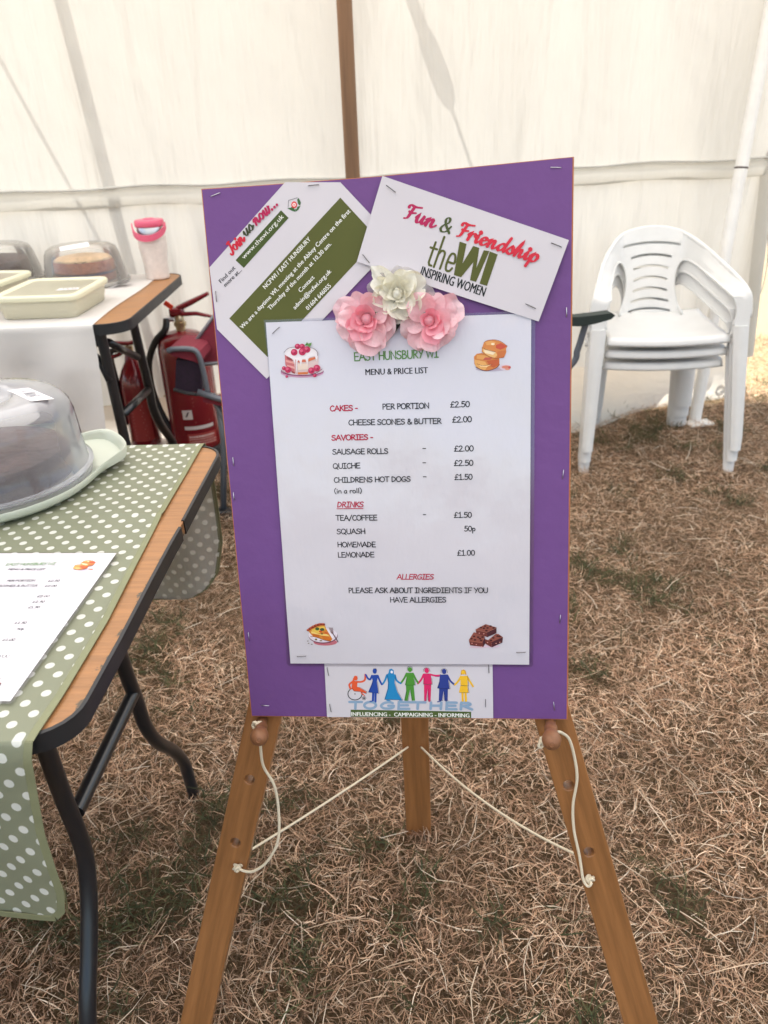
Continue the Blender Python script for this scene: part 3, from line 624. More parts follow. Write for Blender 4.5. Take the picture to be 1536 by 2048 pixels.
# ================================================================ purple board
mat("purple card", lin((112, 73, 135)), rough=.6, spec=.35, noise=(3.5, .13), bump=(45, .10))
mat("board edge", lin((196, 120, 70)), rough=.6, noise=(50, .3))
mat("staple", (.62, .62, .64), rough=.28, metal=1.0); mat("dull staple", (.16, .15, .15), rough=.4, metal=.6)
def outline(pts): return [bp(*p) for p in pts]
brd = thing("display_board", "tall purple display board resting on the easel pegs", "display board", on_board(0, -.36))
bo = outline([(404, 379), (520, 371.5), (760, 353.5), (1107, 318.5), (1145, 315), (1133, 1438), (985, 1436.5), (650, 1433), (504, 1431.5)])
ce = V((sum(p[0] for p in bo) / len(bo), sum(p[1] for p in bo) / len(bo)))
mb = MB(); plate(mb, [(p[0] + (.0016 if p[0] > ce.x else -.0012), p[1] + (.0008 if p[1] > 0 else -.0014)) for p in bo], [], lambda x, y, z: on_board(x, y, -.0012 - z), BT - .0012); mb.build("backing_panel", M["board edge"], brd)
mb = MB(); plate(mb, bo, [], lambda x, y, z: on_board(x, y, -z), .0010); mb.build("card_facing", M["purple card"], brd)
def staple(parent, a, b, z):
    p0 = on_board(*bp(*a), z); p1 = on_board(*bp(*b), z); d = -BN * .0009
    mb = MB(); mb.tube([p0 - d * .8, p0 + d * .35, p0.lerp(p1, .04) + d, p0.lerp(p1, .96) + d, p1 + d * .35, p1 - d * .8], .00042, 6); mb.build("staple", M["staple" if parent is brd else "dull staple"], parent, smooth=True)
for a, b in (((422, 393), (440, 386)), ((1101, 335), (1122, 335.5)), ((1133, 615), (1133, 634)), ((1127, 940), (1125, 957)), ((1121, 1230), (1119, 1246)), ((1107, 1404), (1109, 1420)), ((523, 1410), (538, 1411)), ((466, 915), (468, 931)), ((467, 985), (469, 1000)), ((497, 1265), (499, 1281))):
    staple(brd, a, b, .0)

# ================================================================ papers on the board
mat("paper", lin((208, 203, 209)), rough=.55, spec=.35, noise=(3, .03))
mat("laminated page", lin((208, 204, 212)), rough=.5, spec=.4, coat=.85, coat_rough=.10, bump=(26, .16, (1, 1, .45)))
def BSH(z):
    s = Sheet(BO, BU, BUP, -BN, z); s.wave = .0004; return s
def paper(parent, pts, z, m="paper", lift=None, name="page"):
    mb = MB(); F = BSH(z); plate(mb, outline(pts), [], lambda x, y, zz: F(x, y, -zz), .0002, .012); return mb.build(name, M[m], parent)
GREEN, OLIVE, RED, PINK, DARK, WHITE = (72, 84, 36), (84, 88, 38), (200, 36, 58), (178, 32, 84), (30, 32, 38), (238, 238, 232)
# --- membership flyer
fl = thing("flyer", "slanted Join us now flyer with an olive green panel on the board", "flyer", on_board(*bp(580, 560)))
paper(fl, [(419.5, 535), (570.6, 364.8), (681, 364.8), (790, 481), (745, 535), (534, 757.5), (435, 658.5)], .0008)
Ff = BSH(.0008)
ik = Ink(Ff); ik.poly(outline([(459.4, 637), (681, 395.5), (757, 478), (536, 714)]), OLIVE, (), .012); ik.build("green_panel", fl)
Ff2 = BSH(.0008 + .0002)
ik = Ink(Ff2)
for s, a, b, cap, bold in (("NCFWI / EAST HUNSBURY", (531.5, 578.5), (623, 480), 8.8, .02), ("We are a daytime WI, meeting at the Abbey Centre on the first", (486, 658.5), (702, 424), 8.6, .02), ("Thursday of the month at 10.30 am.", (541, 621), (664, 489.5), 8.6, .02), ("Contact", (602, 585.5), (630.5, 556), 8.6, .02), ("admin@ncfwi.org.uk", (591, 619.5), (664, 544), 8.6, .02), ("01604 646055", (617, 621), (663.5, 573), 8.6, .02)):
    sans(ik, s, bp(*a), bp(*b), cap * .000575, WHITE, bold)
ik.build("panel_text", fl)
ik = Ink(Ff); ik.poly(outline([(471.6, 520.5), (562.8, 421), (578, 436.4), (488, 536)]), (66, 82, 34), (), .012); sans(ik, "www.thewi.org.uk", bp(488.5, 519), bp(569, 434.6), .0052, WHITE, 0); ik.build("web_address", fl)
ik = Ink(Ff); sans(ik, "Find out", bp(443, 567), bp(471.6, 537), .0048, DARK, .02); sans(ik, "more at...", bp(452, 574), bp(484.6, 541.5), .0048, DARK, .02)
text(ik, "Join", bp(463, 511.5), bp(491, 481), .0125, .0024, RED, SCRIPT, .15, brush); text(ik, "us", bp(492.5, 474.5), bp(509, 456.5), .0118, .0020, (58, 66, 40), SCRIPT, .15, brush)
text(ik, "now...", bp(513, 451.5), bp(558, 409.5), .0132, .0023, PINK, SCRIPT, .15, brush); ik.build("heading", fl)
zq = lambda x, y: bp(400 + x / 3.84, 320 + y / 3.84)
ik = Ink(Ff)
for q in ([(672, 372), (700, 368), (716, 352), (735, 400), (708, 392)], [(735, 400), (752, 360), (775, 352), (758, 385)], [(748, 305), (760, 292), (778, 330), (770, 352), (756, 340)], [(712, 385), (745, 378), (738, 392), (718, 396)]): ik.poly([zq(*p) for p in q], (60, 100, 58))
ik.line([zq(*p) for p in [(680, 366), (683, 312), (750, 292)]], .0005, (90, 90, 96)); ik.ell(*zq(726, 346), .0031, .0034, (214, 60, 66)); ik.ell(*zq(726, 346), .0019, .0019, (240, 210, 205)); ik.ell(*zq(726, 347), .0007, .0007, (214, 60, 66))
ik.build("emblem", fl)
staple(fl, (618, 372), (638, 370), .0017); staple(fl, (432.5, 583), (434.5, 603), .0017)
# --- friendship sign
sg = thing("sign_card", "white tilted Fun and Friendship card with big green lettering", "sign", on_board(*bp(920, 500)))
paper(sg, [(765.8, 353.5), (950, 417), (1136.8, 481.2), (1076.6, 643), (900, 586), (715, 524)], .0042)
Fs = BSH(.0042); ik = Ink(Fs)
text(ik, "Fun", bp(808, 437), bp(868, 457), .0152, .0038, (176, 34, 86), SCRIPT, .12, brush); text(ik, "&", bp(877, 462), bp(899, 468), .0168, .0026, (72, 84, 44), SCRIPT, .1, brush)
text(ik, "Friendship", bp(913, 473), bp(1071, 527), .0155, .0037, (204, 42, 62), SCRIPT, .12, brush); ik.build("heading", sg)
ik = Ink(Fs); text(ik, "the", bp(850, 529), bp(906, 546), .0262, .0024, OLIVE, THIN, .05)
zs = lambda x, y: bp(720 + x / 3.491, 330 + y / 3.491)
ik.poly([zs(*p) for p in [(696, 538), (744, 554), (716, 690), (790, 568), (832, 582), (812, 722), (864, 598), (903, 604), (810, 818), (768, 806), (792, 680), (706, 786), (656, 770)]], OLIVE)
ik.poly([zs(*p) for p in [(906, 606), (960, 628), (886, 846), (834, 830)]], OLIVE); ik.build("logo", sg)
ik = Ink(Fs); sans(ik, "INSPIRING WOMEN", bp(840.3, 551), bp(967, 593.5), .0106, (26, 34, 36), .034); ik.build("slogan", sg)
for a, b in (((774, 372.5), (791.5, 386)), ((1102, 487), (1121.5, 495)), ((727, 510), (740, 526)), ((1051, 608), (1070, 617))): staple(sg, a, b, .0052)
# --- figures strip
st = thing("picture_strip", "small white strip of coloured figures holding hands below the menu", "picture strip", on_board(*bp(820, 1380)))
paper(st, [(649, 1322), (985, 1322), (986.4, 1435.5), (654.5, 1433)], .0008)
zt = lambda x, y: bp(640 + x / 4.267, 1320 + y / 4.267)
Ft = BSH(.0008); ik = Ink(Ft)
def T(pts): return [zt(*p) for p in pts]
GREYB = (138, 164, 190)
for s_, x0, x1 in (("T", 250, 350), ("O", 372, 478), ("G", 512, 632), ("E", 655, 762), ("T", 770, 890), ("H", 930, 1040), ("E", 1065, 1165), ("R", 1185, 1295)):
    text(ik, s_, zt(x0, 410 + (x0 - 250) * .004), zt(x1, 410 + (x1 - 250) * .004), .0092, .0034, GREYB, HAND, .1)
ik.build("shadow_lettering", st)
ik = Ink(Ft); ik.poly(T([(263, 420), (1290, 436), (1290, 490), (263, 480)]), (74, 92, 46), (), .012); sans(ik, "INFLUENCING -  CAMPAIGNING - INFORMING", zt(270, 472), zt(1275, 484), .0056, WHITE, .026); ik.build("caption_bar", st)
def fig(col, head, body, arms=(), limbs=(), hair=None, feet=()):
    ik = Ink(Ft); lw = .00045
    for a in limbs: ik.line(T(a), .0028, col, smooth=2)
    for a in arms: ik.line(T(a), .0024, col, smooth=3)
    for b in body: ik.poly(T(b), col)
    for f in feet: ik.line(T(f), .0014, col)
    if hair:
        if hair[0] == 'h': ik.poly(T(hair[1]), hair[2])
        else: [ik.line(T(h), .0004, hair[2], smooth=3) for h in hair[1]]
    if head: ik.ell(*zt(head[0], head[1]), head[2] * .000132, head[2] * .000165, head[3] if len(head) > 3 else col)
    for b in body: ik.line(T([(x + 5, y - 1) for x, y in b[len(b) // 2 - 1:]]), .00035, (24, 22, 26))
    ik.build("printed_figure", st)
fig((222, 88, 50), (306, 150, 19), [[(278, 168), (322, 180), (318, 225), (335, 228), (398, 268), (392, 284), (350, 268), (290, 262), (270, 236)]], [[(315, 182), (355, 182), (384, 165), (388, 120)], [(280, 180), (252, 205), (262, 240)]], (), ('h', [(284, 150), (300, 128), (322, 134), (300, 160), (290, 182), (276, 182)], (222, 88, 50)), [[(352, 275), (380, 300)]])
ik = Ink(Ft); ik.line([zt(300 + 60 * math.cos(t), 285 + 52 * math.sin(t)) for t in np.linspace(0, 6.28, 28)], .0011, (16, 16, 18)); ik.line([zt(377 + 16 * math.cos(t), 322 + 14 * math.sin(t)) for t in np.linspace(0, 6.28, 14)], .0005, (30, 30, 32)); ik.dot(zt(377, 322), .0012, (16, 16, 18)); ik.dot(zt(300, 285), .0008, (16, 16, 18)); ik.build("printed_wheelchair", st)
fig((36, 72, 158), (468, 92, 19), [[(440, 125), (500, 122), (486, 180), (500, 282), (412, 272), (440, 205), (450, 172)]], [[(445, 130), (428, 162), (408, 150), (392, 122)], [(494, 130), (510, 170), (528, 205)]], [[(455, 275), (452, 345)], [(475, 275), (474, 350)]], ('h', [(450, 88), (458, 68), (480, 68), (488, 86), (470, 82)], (22, 34, 84)), [[(448, 346), (428, 350)], [(474, 350), (478, 356)]])
fig((34, 132, 188), (613, 98, 11, (236, 232, 236)), [[(585, 108), (592, 76), (612, 70), (630, 84), (632, 116), (642, 126), (636, 190), (662, 270), (702, 338), (550, 334), (578, 240), (582, 190), (570, 122)]], [[(572, 125), (556, 170), (535, 202)], [(640, 125), (656, 172), (690, 195)]], (), None, [[(570, 340), (600, 344)], [(680, 344), (702, 346)]])
fig((76, 144, 52), (768, 76, 19), [[(738, 104), (796, 104), (802, 150), (812, 210), (726, 210), (738, 150)], [(734, 208), (800, 208), (812, 342), (784, 342), (770, 246), (748, 342), (720, 342), (736, 260)]], [[(740, 110), (718, 155), (692, 192)], [(794, 110), (816, 155), (838, 190)]], (), ('l', [[(745, 84), (750, 56), (768, 48), (786, 58), (788, 86)]], (40, 80, 34)), [[(745, 348), (722, 352)], [(790, 348), (812, 352)]])
fig((214, 38, 100), (912, 84, 20), [[(880, 110), (945, 110), (950, 150), (956, 202), (882, 202), (884, 150)], [(888, 204), (950, 204), (944, 342), (922, 342), (920, 240), (906, 342), (890, 342)]], [[(885, 118), (866, 160), (836, 196)], [(940, 118), (985, 128), (1022, 126)]], (), ('l', [[(886, 92), (892, 66), (912, 60), (932, 68), (940, 92)], [(880, 80), (900, 62)]], (120, 30, 60)), [[(900, 346), (874, 352)], [(930, 346), (952, 354)]])
fig((44, 62, 138), (1060, 92, 20), [[(1024, 120), (1090, 117), (1098, 180), (1106, 242), (1000, 236), (1018, 180)], [(1018, 238), (1092, 240), (1090, 342), (1062, 342), (1056, 256), (1042, 342), (1014, 342)]], [[(1030, 124), (1010, 132), (984, 130)], [(1088, 125), (1112, 172), (1150, 206)]], (), ('l', [[(1034, 104), (1036, 78), (1058, 68), (1082, 76), (1088, 104)], [(1040, 84), (1060, 72), (1080, 86)]], (20, 24, 50)), [[(1030, 346), (1004, 352)], [(1076, 346), (1088, 356)]])
fig((236, 186, 46), (1223, 100, 15), [[(1200, 130), (1256, 128), (1262, 214), (1198, 210)], [(1198, 213), (1258, 214), (1268, 272), (1186, 272)]], [[(1202, 135), (1182, 172), (1152, 205)], [(1254, 135), (1280, 178), (1306, 218)]], [[(1216, 272), (1218, 348)], [(1242, 272), (1246, 350)]], ('h', [(1200, 118), (1206, 82), (1224, 74), (1242, 84), (1250, 118), (1238, 118), (1234, 92), (1214, 92), (1212, 118)], (214, 160, 30)), [[(1218, 350), (1202, 358)], [(1246, 350), (1260, 360)]])
for a, b in (((655, 1334), (658, 1349.5)), ((660, 1407), (663, 1422)), ((977, 1329), (978, 1344)), ((971, 1397), (971, 1412))): staple(st, a, b, .0018)

# ================================================================ menu sheets
MC = [bp(533, 645), bp(1062, 627), bp(1058, 1327), bp(582, 1325)]
m_u = (V(MC[1]) - V(MC[0]) + V(MC[2]) - V(MC[3])).normalized(); m_o = V(MC[0]); m_v = V((-m_u.y, m_u.x))
def mp_(px, py):
    q = V(bp(px, py)) - m_o; return (q.dot(m_u), q.dot(m_v))        # metres from the sheet's top left corner
M["laminated page"].node_tree.nodes["Principled BSDF"].inputs["Coat IOR"].default_value = 1.8
mat("clear pouch", (.8, .8, .8))
def pouch_mat():
    m = M["clear pouch"]; t = m.node_tree; N = t.nodes; L = t.links; out = N["Material Output"]
    tp = N.new("ShaderNodeBsdfTransparent"); tp.inputs[0].default_value = (.86, .85, .87, 1); gl = N.new("ShaderNodeBsdfGlossy"); gl.inputs["Roughness"].default_value = .12
    ms = N.new("ShaderNodeMixShader"); ms.inputs[0].default_value = .10; L.new(tp.outputs[0], ms.inputs[1]); L.new(gl.outputs[0], ms.inputs[2]); L.new(ms.outputs[0], out.inputs[0])
pouch_mat()
def lines(): return (
 ("EAST HUNSBURY WI", (709, 721.5), (877, 714), .0092, .00135, (92, 138, 74)), ("CAKES -", (661, 821.7), (716, 820), .0062, .0013, (176, 34, 66)), ("PER PORTION", (765.5, 818), (858.4, 815.6), .0062, .00104, DARK), ("£2.50", (900.3, 814), (939, 813), .0064, .00104, DARK),
 ("CHEESE SCONES & BUTTER", (698, 849.6), (882.5, 846), .0062, .00104, DARK), ("£2.00", (904.4, 844), (943, 843), .0064, .00104, DARK), ("SAVORIES -", (664.3, 880), (746.6, 878), .0062, .0013, (176, 34, 66)),
 ("SAUSAGE ROLLS", (666, 908), (776.8, 906), .0062, .00104, DARK), ("-", (845, 900), (852, 900), .0062, .00104, DARK), ("£2.00", (908, 901.7), (946.7, 901), .0064, .00104, DARK), ("QUICHE", (667, 936.5), (721, 935), .0062, .00104, DARK), ("-", (845, 928.5), (852, 928.5), .0062, .00104, DARK), ("£2.50", (907.8, 930.4), (946, 929.7), .0064, .00104, DARK),
 ("CHILDRENS HOT DOGS", (668.8, 964), (821.4, 961.5), .0062, .00104, DARK), ("-", (846, 956.5), (853, 956.5), .0062, .00104, DARK), ("£1.50", (909, 958.4), (944.5, 957.6), .0064, .00104, DARK), ("(in a roll)", (669.5, 985.6), (724, 984.4), .0058, .0009, DARK),
 ("DRINKS", (675, 1013), (727, 1012.3), .0064, .0012, (176, 34, 66)), ("TEA/COFFEE", (673, 1039.3), (755, 1038.5), .0064, .00104, DARK), ("-", (846, 1032), (852, 1032), .0062, .00104, DARK), ("£1.50", (907.8, 1034), (943, 1033.6), .0064, .00104, DARK), ("SQUASH", (674.8, 1066.5), (731.5, 1065.5), .0064, .00104, DARK), ("50p", (928.6, 1061), (950.5, 1060.8), .0062, .00104, DARK),
 ("HOMEMADE", (676, 1092.5), (752, 1092), .0064, .00104, DARK), ("LEMONADE", (676.7, 1113), (749, 1112.3), .0064, .00104, DARK), ("£1.00", (914.3, 1109.3), (949.4, 1108.8), .0064, .00104, DARK), ("ALLERGIES", (794, 1157), (866.7, 1156.5), .0066, .0011, (176, 34, 66)),
 ("PLEASE ASK ABOUT INGREDIENTS IF YOU", (698, 1184.3), (975.4, 1182.4), .0066, .00104, DARK), ("HAVE ALLERGIES", (780.6, 1203), (892.4, 1202), .0066, .00104, DARK))
def art(F, k, parent, name, zoom, ox, oy, draw, clip=None):
    ik = Ink(F); q = lambda x, y: tuple(c * k for c in mp_(ox + x / zoom, oy + y / zoom))
    P = lambda pts, col: ik.poly([q(*p) for p in pts], col); E = lambda x, y, rx, ry, col, n=16: ik.poly([q(x + rx * math.cos(2 * math.pi * i / n), y + ry * math.sin(2 * math.pi * i / n)) for i in range(n)], col)
    Lq = lambda pts, w_, col, sm=3: ik.line([q(*p) for p in pts], w_ * k / zoom * .00059, col, smooth=sm)
    draw(P, E, Lq); return ik.build(name, parent)
def d_cake(P, E, Lq):
    E(715, 935, 470, 108, (196, 150, 178), 24); E(720, 905, 470, 100, (150, 78, 118), 24); E(720, 890, 455, 92, (224, 214, 220), 24)
    P([(332, 480), (350, 760), (420, 880), (600, 960), (760, 970), (920, 940), (1040, 840), (1080, 700), (1062, 480)], (214, 190, 188))
    P([(336, 520), (350, 760), (420, 880), (560, 940), (545, 700), (470, 620)], (196, 112, 116)); P([(370, 580), (480, 610), (525, 680), (400, 640)], (150, 60, 66)); P([(360, 650), (530, 700), (540, 740), (370, 700)], (222, 156, 150)); P([(380, 760), (545, 800), (552, 850), (400, 800)], (226, 164, 160))
    P([(480, 900), (560, 920), (565, 960), (490, 930)], (150, 66, 60)); P([(620, 925), (850, 915), (840, 965), (625, 975)], (206, 116, 66)); P([(615, 660), (660, 670), (670, 720), (615, 700)], (196, 104, 86)); P([(705, 650), (790, 640), (800, 700), (700, 700)], (206, 110, 84)); P([(860, 620), (1000, 590), (1010, 630), (855, 690)], (206, 112, 74)); P([(620, 740), (840, 730), (850, 850), (625, 880)], (226, 206, 192))
    P([(330, 480), (430, 395), (600, 370), (800, 370), (960, 395), (1062, 480), (1058, 560), (1040, 690), (1015, 620), (1000, 570), (900, 590), (850, 630), (830, 800), (815, 690), (790, 640), (720, 640), (690, 800), (672, 700), (640, 650), (612, 700), (610, 950), (585, 950), (570, 760), (530, 650), (430, 590), (340, 540)], (232, 226, 230))
    for x, y, r in ((620, 360, 62), (720, 360, 62), (830, 425, 72), (548, 485, 74), (725, 475, 80), (325, 835, 45), (415, 868, 70), (925, 885, 72), (1045, 830, 74), (388, 1015, 30), (1000, 990, 42)):
        E(x, y, r, r, (186, 48, 88)); E(x - r * .25, y - r * .3, r * .45, r * .4, (216, 96, 128)); E(x + r * .2, y + r * .25, r * .3, r * .25, (152, 30, 68))
    P([(780, 340), (830, 262), (860, 300), (935, 272), (920, 330), (880, 375), (840, 340)], (96, 142, 76)); P([(800, 335), (835, 285), (845, 330)], (62, 106, 54))
    Lq([(330, 490), (430, 395), (600, 370)], 9, (100, 84, 92)); Lq([(900, 380), (1000, 420), (1060, 490), (1062, 560)], 9, (100, 84, 92)); Lq([(585, 650), (580, 800), (598, 950)], 12, (190, 120, 118)); Lq([(270, 880), (420, 960), (720, 1000), (1000, 950), (1160, 850)], 12, (120, 56, 86))
def d_scone(P, E, Lq):
    E(720, 1090, 430, 60, (178, 168, 186), 20); E(1120, 1040, 160, 80, (212, 190, 202), 14); E(1150, 1030, 130, 45, (208, 132, 112), 12); E(1240, 1040, 36, 36, (196, 84, 78)); E(1180, 1090, 70, 26, (216, 150, 130), 10)
    P([(250, 740), (330, 660), (460, 640), (700, 700), (955, 790), (960, 960), (860, 1060), (640, 1130), (480, 1120), (330, 1050), (262, 940)], (206, 128, 70)); P([(260, 820), (420, 850), (560, 880), (640, 1000), (560, 1110), (400, 1080), (290, 1000)], (224, 168, 100)); P([(600, 860), (940, 810), (950, 960), (800, 1050), (700, 1000)], (192, 96, 58)); P([(330, 690), (560, 700), (700, 760), (560, 830), (320, 800)], (220, 158, 92)); P([(560, 760), (760, 770), (700, 830), (500, 830)], (190, 92, 78)); P([(380, 960), (600, 990), (760, 950), (600, 1030), (430, 1020)], (240, 206, 152)); Lq([(330, 940), (480, 990), (600, 980), (760, 950)], 10, (140, 66, 44)); Lq([(300, 1030), (480, 1115), (640, 1130), (860, 1060), (960, 960)], 16, (92, 50, 62))
    P([(470, 510), (530, 340), (620, 290), (820, 268), (1000, 320), (1180, 450), (1140, 520), (1150, 610), (1090, 760), (860, 785), (700, 750), (540, 690), (468, 600)], (212, 136, 76)); P([(490, 500), (640, 540), (850, 610), (900, 700), (820, 775), (640, 730), (500, 630)], (230, 182, 118)); P([(520, 560), (700, 570), (850, 620), (780, 690), (560, 640)], (240, 220, 186)); P([(860, 420), (1000, 360), (1170, 450), (1080, 510), (980, 545), (860, 500)], (196, 84, 64)); P([(560, 330), (740, 300), (860, 340), (760, 420), (600, 420)], (224, 162, 96)); E(775, 390, 50, 30, (244, 226, 190)); P([(900, 600), (1140, 560), (1085, 750), (900, 770)], (200, 116, 66)); Lq([(475, 490), (600, 545), (720, 580), (850, 610)], 11, (120, 66, 46)); Lq([(530, 345), (620, 290), (820, 268), (1000, 320), (1180, 450)], 9, (130, 62, 44)); Lq([(480, 600), (640, 720), (860, 785), (1080, 760)], 10, (150, 72, 44))
def d_quiche(P, E, Lq):
    E(860, 870, 330, 95, (184, 104, 116), 20); E(800, 690, 405, 215, (110, 52, 74), 28); E(795, 670, 400, 205, (222, 212, 222), 28); E(800, 660, 330, 160, (236, 228, 236), 24)
    P([(360, 520), (430, 450), (560, 380), (720, 335), (820, 335), (850, 400), (880, 480), (1060, 780), (1010, 840), (900, 830), (720, 770), (520, 710), (440, 620)], (208, 132, 48)); P([(480, 520), (640, 440), (840, 420), (870, 500), (700, 620), (500, 590)], (228, 190, 84)); P([(460, 560), (700, 640), (900, 640), (980, 700), (760, 680), (480, 620)], (236, 206, 120)); P([(500, 620), (700, 660), (690, 730), (520, 680)], (200, 104, 36)); P([(760, 680), (960, 720), (1050, 780), (980, 830), (800, 770)], (206, 112, 36)); P([(690, 540), (780, 540), (760, 600), (680, 580)], (206, 82, 40)); P([(850, 570), (930, 600), (930, 650), (840, 610)], (204, 90, 44)); E(640, 490, 58, 44, (72, 96, 48)); E(775, 510, 62, 40, (62, 84, 56)); E(770, 630, 26, 18, (56, 62, 34)); E(605, 785, 34, 26, (112, 104, 44)); E(740, 820, 40, 16, (120, 96, 50))
    Lq([(375, 530), (460, 470), (600, 400), (740, 360), (830, 365)], 62, (126, 36, 32)); 
    for x, y in ((385, 515), (450, 462), (525, 415), (610, 376), (700, 350), (790, 345)): E(x, y, 34, 20, (190, 92, 66))
    Lq([(450, 700), (620, 720), (800, 790), (1000, 835)], 14, (120, 52, 30)); Lq([(1060, 600), (1120, 690), (1215, 855)], 26, (86, 44, 54))
    for d in range(4): Lq([(975 + d * 28, 455 + d * 0), (1000 + d * 25, 540), (1040 + d * 14, 610)], 12, (104, 62, 62))
    for x, y in ((378, 825), (400, 890), (490, 915)): E(x, y, 24, 13, (110, 100, 90), 8)
def d_brownie(P, E, Lq):
    E(560, 950, 280, 34, (206, 178, 190), 14); E(960, 930, 260, 40, (214, 190, 204), 14)
    def blk(top, left, right, chips, ct=(140, 78, 66), cl=(110, 52, 46), cr=(74, 34, 40)):
        P(left, cl); P(right, cr); P(top, ct)
        for x, y in chips: E(x, y, 42, 26, (70, 28, 28), 10)
    blk([(265, 740), (420, 495), (720, 560), (760, 640), (690, 805), (400, 780)], [(275, 750), (690, 800), (720, 945), (310, 900)], [(690, 800), (770, 640), (780, 830), (720, 945)], [(430, 620), (555, 645), (350, 690), (460, 725), (610, 690), (690, 640), (650, 745)])
    blk([(850, 740), (1100, 540), (1180, 545), (1310, 640), (980, 790)], [(770, 700), (850, 730), (975, 790), (970, 955), (780, 850)], [(975, 790), (1315, 640), (1300, 810), (975, 955)], [(1020, 665), (1150, 610), (1210, 620), (950, 740)])
    blk([(478, 400), (790, 240), (1115, 345), (820, 480)], [(478, 400), (820, 480), (840, 640), (500, 520)], [(820, 480), (1118, 345), (1115, 520), (840, 640)], [(640, 345), (770, 300), (730, 365), (845, 355), (935, 300), (810, 435), (1030, 355)])
    for x, y in ((370, 820), (500, 860), (655, 925), (590, 510), (730, 530), (1105, 825), (1220, 790), (845, 795)): E(x, y, 20, 16, (214, 150, 140), 8)
    Lq([(478, 405), (820, 485), (1110, 350)], 9, (190, 130, 112), 0); Lq([(270, 745), (690, 805)], 9, (190, 122, 100), 0)
def menu(F, k, parent, on_wall):
    pw, ph = .2985 * BS, .4195 * BS
    mb = MB(); plate(mb, [(0, 0), (0, -ph * k), (pw * k, -ph * k), (pw * k, 0)] if k != 1 else [tuple(mp_(*p)) for p in ((533, 645), (582, 1325), (1058, 1327), (1062, 652), (1066, 644), (1062, 627))][:4] + [tuple(mp_(1062, 627))], [], lambda x, y, z: F(x, y, -z), .0002, .011 if k == 1 else None); mb.build("page", M["laminated page"], parent)
    b = .0052 * k
    if k == 1: inner = [tuple(mp_(*p)) for p in ((533, 645), (582, 1325), (1058, 1327), (1062, 627))]; outer = [tuple(mp_(*p)) for p in ((529, 640), (560, 955), (574, 1325), (580, 1331), (1062, 1332), (1066, 1327), (1070, 634), (1066, 622))]
    else: inner = [(0, 0), (0, -ph * k), (pw * k, -ph * k), (pw * k, 0)]; outer = [(x + pw * k / 2, y - ph * k / 2) for x, y in rrect(pw * k / 2 + b, ph * k / 2 + b, b)]
    vs, fs = tri_poly(outer, [inner], .011 if k == 1 else None); mb = MB(); mb.add([F(x, y, -.0001) for x, y in vs], fs); mb.build("clear_border", M["clear pouch"], parent)
    K = lambda p: tuple(c * k for c in mp_(*p)); j = 1.0 if k == 1 else .86
    for s, a, b_, cap, w_, col in lines():
        sl_ = .18 if s in ("ALLERGIES", "DRINKS") else 0
        ik = Ink(F); text(ik, s, K(a), K(b_), cap * k * .97, w_ * k * j, col, HAND, sl_)
        if s == "DRINKS": ik.line([K((675, 1016)), K((727, 1015.3))], .0009 * k, (176, 34, 66))
        ik.build("heading" if col != DARK else "price" if s[0] == "£" or s == "50p" else "dash" if s == "-" else "menu_line", parent)
    ik = Ink(F); sans(ik, "MENU & PRICE LIST", K((732, 750)), K((856, 746)), .0072 * k, (40, 40, 46), .03); ik.build("heading", parent)
    art(F, k, parent, "cake_picture", 10.97, 540, 660, d_cake); art(F, k, parent, "scone_picture", 13.96, 930, 660, d_scone)
    art(F, k, parent, "quiche_picture", 13.96, 590, 1220, d_quiche); art(F, k, parent, "brownie_picture", 15.36, 920, 1230, d_brownie)
mn = thing("menu_poster", "large laminated white menu and price list stapled to the board", "menu", on_board(*bp(800, 980)))
O_ = BO + BU * m_o.x + BUP * m_o.y; mu3 = BU * m_u.x + BUP * m_u.y; mv3 = BU * m_v.x + BUP * m_v.y
ms_ = Sheet(O_, mu3, mv3, -BN, .0024); ms_.wave = .00035
menu(ms_, 1, mn, True)
for a, b in (((547, 667), (560.5, 654.5)), ((596, 1310), (613, 1309.5)), ((1033, 1302), (1050, 1301.5))): staple(mn, a, b, .0042)

